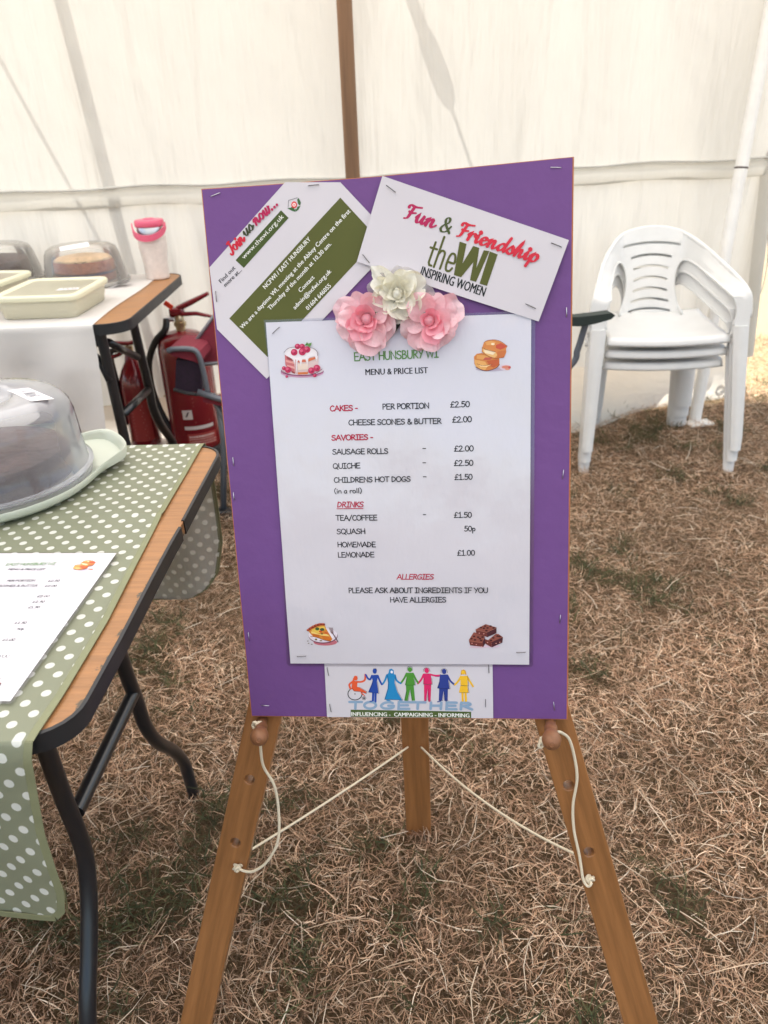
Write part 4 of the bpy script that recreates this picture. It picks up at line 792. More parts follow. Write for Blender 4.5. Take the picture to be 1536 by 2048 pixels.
# ================================================================ fabric roses on the board
mat("pink petal", lin((252, 222, 228)), rough=.7, spec=.3, noise=(30, .10), bump=(120, .25), translucent=(.3, lin((250, 150, 165))), sheen=.3)
mat("pink heart", lin((249, 190, 203)), rough=.7, spec=.3, noise=(30, .12), translucent=(.3, lin((250, 110, 135))), sheen=.3)
mat("cream petal", lin((247, 245, 236)), rough=.65, spec=.3, noise=(40, .06), bump=(120, .2), translucent=(.3, lin((235, 228, 195))), sheen=.2)
mat("sheer petal", lin((200, 196, 196)), rough=.6, alpha=.55, translucent=(.3, lin((225, 220, 215))))
mat("dark leaf", lin((34, 52, 44)), rough=.6, noise=(60, .2))
def petal(parent, c, az, tilt, length, width, m, seed, cup=.35, roll=.3, base=.0, point=0.0):
    """one cupped petal growing from c: az turns it round the flower axis, tilt lays it out from the axis"""
    rr = random.Random(seed); ax = -BN; e1 = BU * math.cos(az) + BUP * math.sin(az); e2 = ax.cross(e1)
    ph = [rr.uniform(0, 6.28) for _ in range(4)]
    def P(u, v):
        s = (u - .5) * 2; wd = width * (math.sin(math.pi * (.08 + v * .64)) ** .7) * (1 - point * v * v * .75)
        t = tilt * (.35 + .75 * v) + roll * max(0, v - .68) * 3.2
        r_ = base + length * (math.sin(tilt) * v * (1 - (.06 + .10 * v * v) * s * s)); up_ = length * v * math.cos(tilt)
        r_ += length * .16 * math.sin(t) * v * v; up_ -= roll * length * max(0, v - .65) ** 2 * 2.2
        cu = cup * width * (s * s) * (.4 + .6 * v)
        rip = .10 * length * v * v * math.sin(s * 3.1 + ph[0]) + .05 * length * v * math.sin(s * 6.3 + ph[1] + v * 3) + .05 * length * math.sin(v * 5 + ph[2]) * v
        return V(c) + e1 * (r_ + rip * .4 - cu * math.cos(tilt) * .5) + ax * (up_ + cu * math.sin(tilt) + rip) + e2 * (s * wd * .5)
    mb = MB(); mb.grid(P, 10, 12); return mb.build("petal", M[m], parent, smooth=True)
PK, PH = "pink petal", "pink heart"
def rose(px, py, label, scale, spec, lead):
    c = on_board(*bp(px, py), .004); t = thing("fabric_rose", label, "artificial flower", c, "fabric roses pinned on the board")
    rj = random.Random(int(px) + 5)
    for i, (az, tilt, ln_, wd, m, cup, roll, pt) in enumerate(spec):
        if m == PK and tilt < 60 and i % 3 == 0: continue
        az += rj.uniform(-14, 14); tilt = min(86, tilt + rj.uniform(-4, 14)); ln_ *= rj.uniform(.86, 1.16); wd *= rj.uniform(.9, 1.25)
        petal(t, c - BN * .002, R(az), R(tilt), ln_ * scale, wd * scale * 1.22, m, int(px) * 31 + i, cup, roll, .003, pt * .45)
    mb = MB(); mb.lathe([(.002, 0), (.0055, .003), (.006, .008), (.004, .013), (.001, .015)], c, 14, rot=(-BN).to_track_quat('Z', 'Y').to_matrix()); mb.build('bud', M[spec[-1][4]], t, smooth=True)
    if lead: 
        for a in lead:
            e1 = BU * math.cos(R(a)) + BUP * math.sin(R(a)); e2 = BN.cross(e1); mb = MB()
            mb.grid(lambda u, v: c + e1 * (.008 + .034 * v) + e2 * ((u - .5) * .016 * math.sin(math.pi * min(1, .1 + v * .9))) - BN * (.004 + .004 * (u - .5) ** 2 * 4), 4, 8); mb.build("leaf", M["dark leaf"], t, smooth=True)
    return t
rose(736, 638, "left pink fabric rose drooping over the menu top", .0245, [(205, 84, 1.0, .95, PK, .1, .5, 0), (160, 80, 1.35, 1.15, PK, .15, .3, 0), (128, 74, 1.15, 1.0, PK, .15, .4, 0), (250, 80, 1.12, 1.1, PK, .15, .4, 0), (290, 76, 1.2, 1.1, PK, .2, .3, 0), (335, 78, 1.1, 1.2, PK, .2, .3, 0), (20, 74, .95, 1.1, PK, .2, .4, 0), (70, 70, .9, 1.0, PK, .2, .4, 0),
    (185, 58, .95, .9, PK, .3, .5, 0), (240, 58, .85, .9, PH, .4, .2, 0), (310, 55, .95, .95, PK, .35, .5, 0), (30, 50, .85, .95, PK, .35, .5, 0), (110, 50, .85, .9, PK, .3, .5, 0), (215, 38, .7, .7, PH, .5, .1, 0), (290, 36, .7, .7, PH, .5, .2, 0), (10, 30, .68, .7, PK, .5, .2, 0), (90, 30, .7, .7, PH, .5, .2, 0), (160, 20, .62, .5, PH, .6, .1, 0), (300, 16, .6, .5, PH, .6, .1, 0)], None)
rose(859, 641, "right pink fabric rose tucked under the Fun and Friendship card", .0245, [(30, 82, 1.3, 1.1, PK, .1, .4, 0), (15, 80, 1.1, 1.0, PK, .15, .5, 0), (350, 80, 1.0, 1.05, PK, .15, .5, 0), (75, 76, .85, 1.0, PK, .2, .4, 0), (305, 80, 1.1, 1.1, PK, .15, .4, 0), (260, 80, 1.15, 1.1, PK, .15, .3, 0), (215, 76, 1.1, 1.0, PK, .2, .4, 0), (170, 72, .9, .95, PK, .2, .4, 0), (120, 70, .95, .95, PK, .2, .4, 0),
    (60, 56, .95, .95, PK, .3, .6, 0), (350, 56, .85, .9, PK, .35, .6, 0), (280, 56, .85, .9, PH, .35, .3, 0), (200, 52, .9, .85, PK, .35, .5, 0), (130, 50, .8, .9, PK, .3, .5, 0), (320, 36, .7, .7, PH, .5, .2, 0), (240, 34, .7, .7, PK, .5, .2, 0), (40, 32, .72, .7, PH, .5, .3, 0), (150, 20, .62, .5, PH, .6, .1, 0), (330, 16, .6, .5, PH, .6, .1, 0)], None)
CP, SP = "cream petal", "sheer petal"
rose(797, 588, "cream fabric rose above the two pink ones", .0225, [(160, 84, 1.15, 1.2, SP, .1, .2, .2), (70, 84, .95, 1.1, SP, .1, .2, .2), (15, 84, .95, 1.1, SP, .1, .2, .2), (340, 82, 1.25, 1.0, SP, .1, .2, .2), (235, 84, 1.15, 1.2, CP, .15, .2, .1), (285, 82, 1.05, 1.0, CP, .2, .2, .3), (120, 76, 1.2, .85, CP, .3, .1, .6), (155, 72, 1.15, .75, CP, .35, .1, .7), (190, 70, 1.1, .8, CP, .35, .1, .5), (225, 66, 1.0, .95, CP, .35, .2, .4), (270, 64, .95, .9, CP, .35, .2, .4), (320, 66, 1.1, 1.0, CP, .3, .2, .2), (10, 64, 1.05, 1.0, CP, .3, .2, .2), (60, 62, 1.0, .9, CP, .3, .2, .3),
    (100, 46, .85, .7, CP, .45, .1, .4), (170, 46, .85, .6, CP, .5, .1, .6), (240, 44, .8, .65, CP, .5, .1, .5), (310, 44, .82, .7, CP, .5, .1, .4), (30, 42, .8, .7, CP, .5, .1, .4), (80, 26, .7, .5, CP, .6, .05, .3), (200, 24, .7, .5, CP, .6, .05, .3), (320, 24, .68, .5, CP, .6, .05, .3), (20, 10, .62, .4, CP, .7, .0, .2)], [205, 262])

# ================================================================ near table with the polka dot cloth
mat("table wood", lin((162, 115, 73)), rough=.42, spec=.4, noise=(7, .35, (14, 1.2, 4)), bump=(40, .04, (10, 1, 1)))
mat("black rubber", (.018, .018, .02), rough=.5, noise=(30, .3))
mat("black enamel", (.014, .015, .018), rough=.28, spec=.6)
mat("chipboard", (.30, .20, .11), rough=.9, noise=(90, .6))
def worn():
    m = mat("worn table wood", lin((162, 115, 73)), rough=.42, spec=.4, noise=(7, .35, (14, 1.2, 4)), bump=(40, .04, (10, 1, 1)))
    t = m.node_tree; N = t.nodes; L = t.links; b = N["Principled BSDF"]; tc = N.new("ShaderNodeTexCoord")
    sx = N.new("ShaderNodeSeparateXYZ"); L.new(tc.outputs["Object"], sx.inputs[0])
    nz = N.new("ShaderNodeTexNoise"); nz.inputs["Scale"].default_value = 38; nz.inputs["Detail"].default_value = 6; nz.inputs["Roughness"].default_value = .7; L.new(tc.outputs["Object"], nz.inputs[0])
    ed = N.new("ShaderNodeMapRange"); ed.inputs[1].default_value = 0; ed.inputs[2].default_value = .016; ed.inputs[3].default_value = .22; ed.inputs[4].default_value = 0; L.new(sx.outputs[1], ed.inputs[0])
    ne = N.new("ShaderNodeMapRange"); ne.inputs[1].default_value = .0; ne.inputs[2].default_value = .45; ne.inputs[3].default_value = .12; ne.inputs[4].default_value = -.02; L.new(sx.outputs[0], ne.inputs[0])
    a1 = N.new("ShaderNodeMath"); a1.operation = 'ADD'; L.new(nz.outputs[0], a1.inputs[0]); L.new(ed.outputs[0], a1.inputs[1])
    a2 = N.new("ShaderNodeMath"); a2.operation = 'ADD'; L.new(a1.outputs[0], a2.inputs[0]); L.new(ne.outputs[0], a2.inputs[1])
    mr = N.new("ShaderNodeMapRange"); mr.inputs[1].default_value = .765; mr.inputs[2].default_value = .80; L.new(a2.outputs[0], mr.inputs[0])
    src = b.inputs["Base Color"].links[0].from_socket; mx = N.new("ShaderNodeMix"); mx.data_type = 'RGBA'; mx.inputs[7].default_value = (.10, .075, .05, 1)
    L.new(mr.outputs[0], mx.inputs[0]); L.new(src, mx.inputs[6]); L.new(mx.outputs[2], b.inputs["Base Color"])
worn()
TE = V((.0371, .9993, 0)); TL = V((-.9993, .0371, 0)); TN = V((-.3053, .5027, .72)) - TL * .022; TW = .659
def tb(s, t, z): return V((TN.x, TN.y, 0)) + TE * s + TL * t + V((0, 0, z))
nt_ = thing("trestle_table", "wooden folding table with black edge and legs under the green polka dot cloth", "table", tb(TW / 2, .9, 0))
TABLE_L = 1.83
tp_out = [(x + TW / 2, y + TABLE_L / 2) for x, y in rrect(TW / 2, TABLE_L / 2, .045, 8)]
mb = MB(); plate(mb, tp_out, [], lambda x, y, z: V((x, y, -z)), .018)
o = mb.build("tabletop", M["worn table wood"], None); o.parent = nt_; o.matrix_local = Matrix.Translation(tb(0, 0, .72) - LOCS[nt_]) @ Matrix((TE, TL, V((0, 0, 1)))).transposed().to_4x4()
def band_path(P, pts, name, parent, proud=.0035, zt=.7212, zb=.7005, wob=0.0):
    """rubber edge strip round the outline"""
    rings = []; n = len(pts)
    for i, (s, t) in enumerate(pts):
        a = V(pts[max(i - 1, 0)]); b = V(pts[min(i + 1, n - 1)]); d = (b - a).normalized(); nn = V((d.y, -d.x))
        q = V((s, t)); w_ = wob * max(0, math.sin(i * .9)) 
        rings.append([P(*(q - nn * .0015), zt), P(*(q + nn * (proud * .6)), zt + .0006), P(*(q + nn * (proud + w_)), zt - .003), P(*(q + nn * (proud + w_)), zb + .002), P(*(q + nn * (proud * .5)), zb), P(*(q - nn * .0015), zb)])
    mb = MB(); mb.loft(rings, True, True); mb.build(name, M["black rubber"], parent, smooth=True, auto=40)
def arc(cs, ct, r, a0, a1, n=7): return [(cs + r * math.cos(R(a0 + (a1 - a0) * k / n)), ct + r * math.sin(R(a0 + (a1 - a0) * k / n))) for k in range(n + 1)]
rr_ = .045
gap = V((at_z(352, 1047, .72) - tb(0, 0, 0)).to_3d()).dot(TE)
band_path(tb, [(TW, 1.7), (TW, 1.0)] + arc(TW - rr_, rr_, rr_, 0, -90) + [(gap + .006, 0)], "edge_band", nt_)
band_path(tb, [(gap - .012, -.001), (gap - .05, 0), (.25, 0), (.14, -.001)] + arc(rr_, rr_, rr_, -90, -180) + [(0, 1.0), (0, 1.7)], "edge_band", nt_, wob=.0012)
F0 = V((-.4004, 1.0879, 0))
def lf(px, py): return at_plane(px, py, F0, TL)
mb = MB(); mb.tube(smooth_path([lf(88, 1485) + V((0, 0, .15)), lf(88, 1485), lf(125, 1590), lf(158, 1672), lf(172, 1725), lf(178, 1800), lf(178, 1900), lf(176, 2048), V((-.419, .54, 0))], 5), .0113, 14); mb.build("leg", M["black enamel"], nt_, smooth=True, auto=60)
mb = MB(); mb.tube(smooth_path([lf(215, 1225) + V((0, 0, .1)), lf(228, 1265), lf(252, 1345), lf(272, 1398), lf(290, 1450), lf(315, 1484), lf(345, 1500), lf(366, 1522), lf(378, 1555), lf(391, 1602)], 5), .0113, 14); mb.build("leg", M["black enamel"], nt_, smooth=True, auto=60)
mb = MB(); mb.tube([lf(266, 1388), lf(152, 1625)], .0108, 14); mb.build("cross_brace", M["black enamel"], nt_, smooth=True, auto=60)
mb = MB(); mb.box(tb(TW / 2, .12, .69), (TW * .75, .04, .02), Matrix((TE, TL, V((0, 0, 1)))).transposed(), .002); mb.build("apron_rail", M["black enamel"], nt_)
# polka dot cloth
def dots_mat(name, c0, c1, rough, thru):
    m = bpy.data.materials.new(name); m.use_nodes = True; t = m.node_tree; N = t.nodes; L = t.links; b = N["Principled BSDF"]; out = N["Material Output"]
    uv = N.new("ShaderNodeUVMap"); uv.uv_map = "UVMap"
    mp = N.new("ShaderNodeMapping"); mp.inputs["Rotation"].default_value = (0, 0, R(45)); mp.inputs["Scale"].default_value = (1 / .0194, 1 / .0194, 1); L.new(uv.outputs[0], mp.inputs[0])
    fr = N.new("ShaderNodeVectorMath"); fr.operation = 'FRACTION'; L.new(mp.outputs[0], fr.inputs[0])
    sb = N.new("ShaderNodeVectorMath"); sb.operation = 'SUBTRACT'; sb.inputs[1].default_value = (.5, .5, 0); L.new(fr.outputs[0], sb.inputs[0])
    ml = N.new("ShaderNodeVectorMath"); ml.operation = 'MULTIPLY'; ml.inputs[1].default_value = (.0194, .0194, 0); L.new(sb.outputs[0], ml.inputs[0])
    le = N.new("ShaderNodeVectorMath"); le.operation = 'LENGTH'; L.new(ml.outputs[0], le.inputs[0])
    mr = N.new("ShaderNodeMapRange"); mr.inputs[1].default_value = .0044; mr.inputs[2].default_value = .0049; mr.inputs[3].default_value = 1; mr.inputs[4].default_value = 0; L.new(le.outputs["Value"], mr.inputs[0])
    mx = N.new("ShaderNodeMix"); mx.data_type = 'RGBA'; mx.inputs[6].default_value = (*lin(c0), 1); mx.inputs[7].default_value = (*lin(c1), 1); L.new(mr.outputs[0], mx.inputs[0])
    L.new(mx.outputs[2], b.inputs["Base Color"]); b.inputs["Roughness"].default_value = rough; b.inputs["Specular IOR Level"].default_value = .45
    tc = N.new("ShaderNodeTexCoord"); nz = N.new("ShaderNodeTexNoise"); nz.inputs["Scale"].default_value = 9; nz.inputs["Detail"].default_value = 3; L.new(tc.outputs["Object"], nz.inputs[0])
    bp_ = N.new("ShaderNodeBump"); bp_.inputs["Strength"].default_value = .35; bp_.inputs["Distance"].default_value = .02; L.new(nz.outputs[0], bp_.inputs["Height"]); L.new(bp_.outputs[0], b.inputs["Normal"])
    tl = N.new("ShaderNodeBsdfTranslucent"); L.new(mx.outputs[2], tl.inputs[0]); ms = N.new("ShaderNodeMixShader"); ms.inputs[0].default_value = thru; L.new(b.outputs[0], ms.inputs[1]); L.new(tl.outputs[0], ms.inputs[2]); L.new(ms.outputs[0], out.inputs[0])
    MATS[name] = m
dots_mat("polka cloth", (146, 150, 126), (228, 230, 222), .38, .30); dots_mat("backing dots", (222, 220, 216), (242, 240, 236), .8, .5)
mat("cloth hem", lin((126, 128, 96)), rough=.6, noise=(60, .12))
def interp(x, xs, ys): return float(np.interp(x, xs, ys))
# the cloth as a strip: p runs from the near drape's bottom (negative) over the top to the far drape's bottom
PN, PF = .234, .318
hemx = [(-.234, .12), (-.232, .075), (-.226, .052), (-.212, .040), (-.185, .034), (-.15, .034), (-.105, .035), (-.055, .031), (-.02, .028), (0, .026), (.05, .023), (.17, .022), (.40, .0315), (.655, .0335), (.70, .028), (.79, .029), (.86, .031), (.92, .045), (.95, .067), (.968, .10), (.977, .16)]
def hem_t(p): return interp(p, [a for a, b in hemx], [b for a, b in hemx])
def cloth(p, t, lift=0.0):
    rd = .012
    if p < 0:
        q = -p; k = min(1, q / .02); wv = (.006 * math.sin(t * 22 + .6) + .004 * math.sin(t * 47)) * min(1, q / .15)
        return tb(-.004 - .009 * k - wv - lift, t + .0, .7225 - max(0, q - .006) + .0)
    if p > TW:
        q = p - TW; k = min(1, q / .02); wv = (.007 * math.sin(t * 24 + 2) + .004 * math.sin(t * 51)) * min(1, q / .15)
        return tb(TW + .004 + .009 * k + wv + lift, t, .7225 - max(0, q - .006))
    z = .7222 + .0006 * math.sin(p * 31 + t * 7) * math.sin(t * 17)
    return tb(p, t, z + lift + .0022 * math.exp(-((p - .405 - .02 * math.sin(t * 9)) / .006) ** 2))
pc_ = thing("tablecloth", "sage green oilcloth with white polka dots draped over the near table", "tablecloth", tb(TW / 2, .4, .72))
def cloth_uv(v):
    q = v - tb(0, 0, 0); s, t = q.dot(TE), q.dot(TL)
    if v.z > .7195 and -.004 < s < TW + .004: return (s, t)
    return (-(.7225 - v.z), t) if s < TW / 2 else (TW + .7225 - v.z, t)
ps = sorted(set([-PN + .002 * k for k in range(12)] + list(np.linspace(-.21, -.01, 24)) + [-.006, -.003, 0] + list(np.linspace(.01, TW - .01, 60)) + [.395, .4, .405, .41, .415, TW, TW + .003, TW + .006] + list(np.linspace(TW + .01, TW + .27, 24)) + [TW + .27 + .004 * k for k in range(1, 12)]))
us = np.linspace(0, 1, 60) ** 1.6
mb = MB(); HEMW = .0075
mb.add([cloth(p, hem_t(p) + HEMW * .5 + u * 1.35) for p in ps for u in us], [(j * 60 + i, j * 60 + i + 1, (j + 1) * 60 + i + 1, (j + 1) * 60 + i) for j in range(len(ps) - 1) for i in range(59)])
mb.build("cloth_sheet", M["polka cloth"], pc_, smooth=True, uv=cloth_uv)
# pale fabric backing just inside the hanging parts
mat("cloth backing", lin((196, 194, 188)), rough=.8, noise=(8, .06), translucent=(.35, lin((186, 184, 172))))
for lo, hi in ((-PN + .003, -.004), (TW + .004, TW + PF - .003)):
    q = [p for p in ps if lo <= p <= hi]; mb = MB()
    mb.add([cloth(p, hem_t(p) + HEMW * .9 + u * 1.35, -.0016) for p in q for u in us], [(j * 60 + i, j * 60 + i + 1, (j + 1) * 60 + i + 1, (j + 1) * 60 + i) for j in range(len(q) - 1) for i in range(59)])
    mb.build("backing", M["backing dots"] if "backing dots" in M else M["cloth backing"], pc_, smooth=True, uv=cloth_uv)
edge = [(-PN, t) for t in np.linspace(1.3, .13, 24)] + [(p, hem_t(p)) for p in ps] + [(TW + PF, t) for t in np.linspace(.17, 1.3, 24)]
rings = []
for i, (p, t) in enumerate(edge):
    a = V(edge[max(i - 1, 0)]); b = V(edge[min(i + 1, len(edge) - 1)]); d = (b - a).normalized(); nn = V((-d.y, d.x))
    if nn.y < 0 and abs(d.x) > .5: nn = -nn
    if abs(d.x) <= .5: nn = V((1 if p < 0 else -1, 0))
    q0 = (p, t); q1 = (p + nn.x * HEMW, t + nn.y * HEMW)
    rings.append([cloth(*q0, .0002), cloth(*q0, .0012), cloth(*q1, .0014), cloth(*q1, .0003)])
mb = MB(); mb.loft(rings); mb.build("hem", M["cloth hem"], pc_, smooth=True, auto=50)

# ---------------------------------------------------------------- laminated menu lying on the cloth
a_ = at_z(233, 1107, .7255); b_ = at_z(28, 1393, .7255); dv = (b_ - a_); k_ = .266 / (.4195 * BS); dv.z = 0; dvn = dv.normalized(); left = V((-dvn.y, dvn.x, 0)); left = left if left.x < 0 else -left
m2 = thing("menu_sheet", "small laminated menu lying flat on the polka dot cloth", "menu", a_ + dvn * .13 + left * .09)
menu(Sheet(a_ + left * (.2985 * BS * k_), -left, -dvn, V((0, 0, 1)), .0006), k_, m2, False)

# ---------------------------------------------------------------- cake carrier on the near table
mat("cream plastic", lin((196, 202, 188)), rough=.32, spec=.5, noise=(6, .05))
glassy("frosted dome", (.90, .92, 1.0), .88, .06)
mat("dark cake", (.10, .065, .06), rough=.7, noise=(30, .5), bump=(60, .5))
mat("label paper", lin((232, 228, 230)), rough=.6, noise=(5, .03))
dc = V((-.573, 1.028, .7245))
cr = thing("cake_carrier", "big round cake carrier with clear domed lid on the polka dot cloth", "cake box", dc)
PR = .150
def plate_r(a):   # radius of the tray with two handle lobes
    h0 = R(36); e = 0
    for c0 in (h0, h0 + math.pi):
        d = (a - c0 + math.pi) % (2 * math.pi) - math.pi; e = max(e, 1 / (1 + (abs(d) / .40) ** 6))
    return PR + .044 * e, e
rings = []
prof = [(.80, .0, 0), (.92, .001, 0), (.985, .008, 0), (1.0, .016, 1), (.995, .0185, 1), (.972, .017, 1), (.955, .012, 1), (.93, .0095, 0), (.5, .0095, 0), (.05, .0095, 0)]
for f_r, z, up_ in prof:
    ring = []
    for k in range(96):
        a = 2 * math.pi * k / 96; r_, e = plate_r(a); base = PR * f_r if f_r < .93 else r_ - PR * (1 - f_r)
        ring.append(dc + V((base * math.cos(a), base * math.sin(a), z + (.010 * e if up_ else (.004 * e if f_r > .92 else 0)))))
    rings.append(ring)
mb = MB(); mb.loft(rings, True, True); mb.build("tray", M["cream plastic"], cr, smooth=True, auto=55)
mb = MB(); mb.lathe([(.1395, .0105), (.1395, .019), (.1355, .021), (.1330, .060), (.1305, .098), (.1270, .113), (.1195, .1245), (.107, .1315), (.085, .1345), (.058, .1345), (.052, .131), (.050, .124), (.030, .122), (.001, .122)], dc, 72, cap0=False); dome = mb.build("lid", M["frosted dome"], cr, smooth=True, auto=70)
mb = MB(); mb.lathe([(.138, .021), (.1425, .021), (.1425, .0245), (.136, .0265)], dc, 72, cap0=False, cap1=False); mb.build("lid_rim", M["frosted dome"], cr, smooth=True)
la = at_z(58, 787, .859); mb = MB(); lx = V((.95, .30, 0)).normalized(); ly = V((-.30, .95, 0)).normalized()
lq = [at_z(*p, .8594) for p in ((15, 781), (57, 776), (108, 795), (63, 802))]
lq = [V((p.x, p.y, .7245 + .1352 - max(0, ((p - dc).to_2d().length - .085)) * .06)) for p in lq]
mb.add(lq, [(0, 3, 2, 1)]); mb.build("label", M["label paper"], cr)
ik = Ink(lambda x, y, z: lq[3].lerp(lq[2], x).lerp(lq[0].lerp(lq[1], x), y) + V((0, 0, .0006 + z)))
for y0, x0, x1 in ((.72, .35, .62), (.5, .3, .72), (.3, .35, .85)):
    x = x0; 
    while x < x1: ik.line([(x, y0), (x + .02, y0 + .1), (x + .035, y0 - .05), (x + .05, y0 + .07)], .012, (60, 62, 84), smooth=2); x += .075
ik.build("handwriting", cr)
ck = thing("cake", "dark round cake inside the clear domed carrier", "cake", dc + V((0, 0, .0095)))
mb = MB(); mb.lathe([(.108, .0098), (.112, .014), (.112, .046), (.107, .053), (.08, .055), (.001, .056)], dc, 48); mb.build("cake_body", M["dark cake"], ck, smooth=True, auto=50)

# ================================================================ back table with its white paper cover
BR0, BR1 = V((-.677, 2.100, 0)), V((-.6787, 2.807, 0)); BWd = .707
def bb(s, t, z): return BR0 + V((0, 1, 0)) * (s - .045) + V((-1, 0, 0)) * t + V((0, 0, z))
BW2 = .752
bt = thing("trestle_table", "far folding table by the tent wall with white paper cover", "table", bb(.37, .9, 0))
mb = MB(); plate(mb, [(x + BW2 / 2, y + .915) for x, y in rrect(BW2 / 2, .915, .07, 8)], [], lambda x, y, z: V((x, y, -z)), .02)
o = mb.build("tabletop", M["table wood"], None); o.parent = bt; o.matrix_local = Matrix.Translation(bb(0, 0, .72) - LOCS[bt]) @ Matrix((V((0, 1, 0)), V((-1, 0, 0)), V((0, 0, 1)))).transposed().to_4x4()
band_path(bb, [(BW2, 1.7), (BW2, .5)] + arc(BW2 - .07, .07, .07, 0, -90) + arc(.07, .07, .07, -90, -180) + [(0, .5), (0, 1.7)], "edge_band", bt, zt=.7212, zb=.692)
mb = MB(); mb.box(bb(.035, .105, .676), (.05, .05, .038), None, .004); mb.build("hinge_block", M["black enamel"], bt)
xp = -.753
def bl(px, py): return at_plane(px, py, (xp, 0, 0), (1, 0, 0))
mb = MB(); p0, p1 = bl(203, 676), bl(250, 880); mb.tube([p0 + V((0, 0, .02)), p0, p1, p1 + (p1 - p0).normalized() * (p1.z / -((p1 - p0).normalized().z) if (p1 - p0).z < 0 else .3)], .0145, 12); mb.build("leg", M["black enamel"], bt, smooth=True, auto=60)
mb = MB(); mb.tube(smooth_path([bl(266, 645), bl(268, 652), bl(283, 715), bl(298, 775), bl(306, 815), bl(322, 850), bl(345, 885), V((xp, 2.66, 0))], 4), .0145, 12); mb.build("leg", M["black enamel"], bt, smooth=True, auto=60)
mb = MB(); mb.tube([bl(247, 828), bl(296, 780)], .012, 10); mb.build("cross_brace", M["black enamel"], bt, smooth=True)
mb = MB(); mb.tube([bl(217, 684), bl(240, 697), bl(275, 714)], .011, 10); mb.build("cross_brace", M["black enamel"], bt, smooth=True)
mb = MB(); mb.tube([bl(219, 762), bl(205, 740) + V((-.02, .05, .01)), V((-1.0, 2.45, .66))], .010, 10); mb.build("folding_stay", M["black enamel"], bt, smooth=True)
mat("white paper cover", lin((228, 224, 220)), rough=.75, noise=(4, .04), bump=(7, .35), translucent=(.22, (.8, .78, .74)))
pp = thing("tablecloth", "white paper cover hanging over the front of the far table", "tablecloth", bb(.3, .5, .72))
def paper_cov(p, t):
    e = .082 + .006 * math.sin(p * 9)
    if p < 0:
        q = -p; cr_ = .010 * math.sin(t * 15 + q * 9) + .006 * math.sin(t * 33 - q * 14) + .012 * abs(math.sin(t * 9 + 1)) * min(1, q / .2)
        return bb(-.006 - .004 * min(1, q / .01) - cr_ * min(1, q / .12), e + t + .02 * (q / .3), .7228 - max(0, q - .003))
    return bb(p, e + t, .7226 + .0008 * math.sin(p * 17 + t * 9) * math.sin(t * 13))
ps2 = list(np.linspace(-.30, -.01, 30)) + [-.005, -.002, 0, .003] + list(np.linspace(.01, .745, 30)); tu = np.linspace(0, 1.6, 90)
mb = MB(); mb.add([paper_cov(p, t) for p in ps2 for t in tu], [(j * 90 + i, j * 90 + i + 1, (j + 1) * 90 + i + 1, (j + 1) * 90 + i) for j in range(len(ps2) - 1) for i in range(89)]); mb.build("paper_sheet", M["white paper cover"], pp, smooth=True)
# food boxes
mat("tub lid", lin((220, 216, 188)), rough=.35, noise=(5, .05)); mat("tub wall", lin((228, 224, 206)), rough=.3, noise=(4, .05), translucent=(.45, (.9, .88, .79))); glassy("cream dome", (.97, .94, .88), .92, .10); mat("tub top", lin((206, 202, 182)), rough=.22, noise=(5, .10), translucent=(.4, (.85, .83, .72)))
mat("sponge", lin((150, 92, 66)), rough=.85, noise=(60, .3), bump=(90, .6)); mat("crumb topping", lin((214, 180, 140)), rough=.9, noise=(50, .3), bump=(60, 1.0)); mat("fruit cake", (.07, .035, .03), rough=.8, noise=(50, .5), bump=(60, .6)); mat("purple jam", (.08, .05, .09), rough=.5)
def tub(label, c, sx, sy, h, rz, fill, tag_at):
    t = thing("food_box", label, "food box", c); rot = Matrix.Rotation(rz, 3, 'Z'); c = V(c)
    ring = lambda gx, gy, z, r_: [c + rot @ V((x, y, z)) for x, y in rrect(sx / 2 - gx, sy / 2 - gy, r_, 5)]
    mb = MB(); mb.loft([ring(.016, .016, 0, .02), ring(.012, .012, .003, .022), ring(.002, .002, h - .008, .026), ring(.004, .004, h - .008, .026), ring(.014, .014, .005, .022)], True, True); mb.build("tub", M["tub wall"], t, smooth=True, auto=50)
    mb = MB(); mb.loft([ring(-.004, -.004, h - .014, .03), ring(-.006, -.006, h - .004, .03), ring(-.002, -.002, h + .001, .028), ring(.010, .010, h + .001, .022), ring(.015, .015, h - .003, .018)]); mb.build("lid_rim", M["tub lid"], t, smooth=True, auto=60)
    mb = MB(); mb.loft([ring(.015, .015, h - .003, .018), ring(.03, .03, h - .0025, .014)], False, True); mb.build("lid", M["tub top"], t, smooth=True, auto=60)
    if fill:
        mb = MB(); mb.loft([ring(.03, .03, .006, .01), ring(.025, .025, h * .55, .012), ring(.03, .03, h * .62, .012)], True, True); mb.build("cake_slices", M[fill], t, smooth=True, auto=50)
    if tag_at:
        mb = MB(); q = [c + rot @ V((tag_at[0] + x, tag_at[1] + y, h - .0012)) for x, y in ((-.028, -.020), (.034, -.012), (.028, .016), (-.026, .012))]; mb.add(q, [(0, 1, 2, 3)]); mb.build("label", M["label paper"], t)
        ik = Ink(lambda x, y, z: q[0].lerp(q[1], x).lerp(q[3].lerp(q[2], x), y) + V((0, 0, .0006 + z)))
        for x in (.2, .4, .62, .75): ik.line([(x, .45), (x + .06, .62), (x + .1, .4), (x + .16, .55)], .05, (70, 66, 60), smooth=2)
        ik.build("handwriting", t)
    return t
tub("square cream food box with lid and label at the front of the far table", (-.932, 2.262, .7236), .232, .272, .064, R(-2), None, (.06, -.035))
tub("second cream food box holding brown cake at the left frame edge", (-1.235, 2.33, .7236), .27, .36, .075, R(-8), "sponge", None)
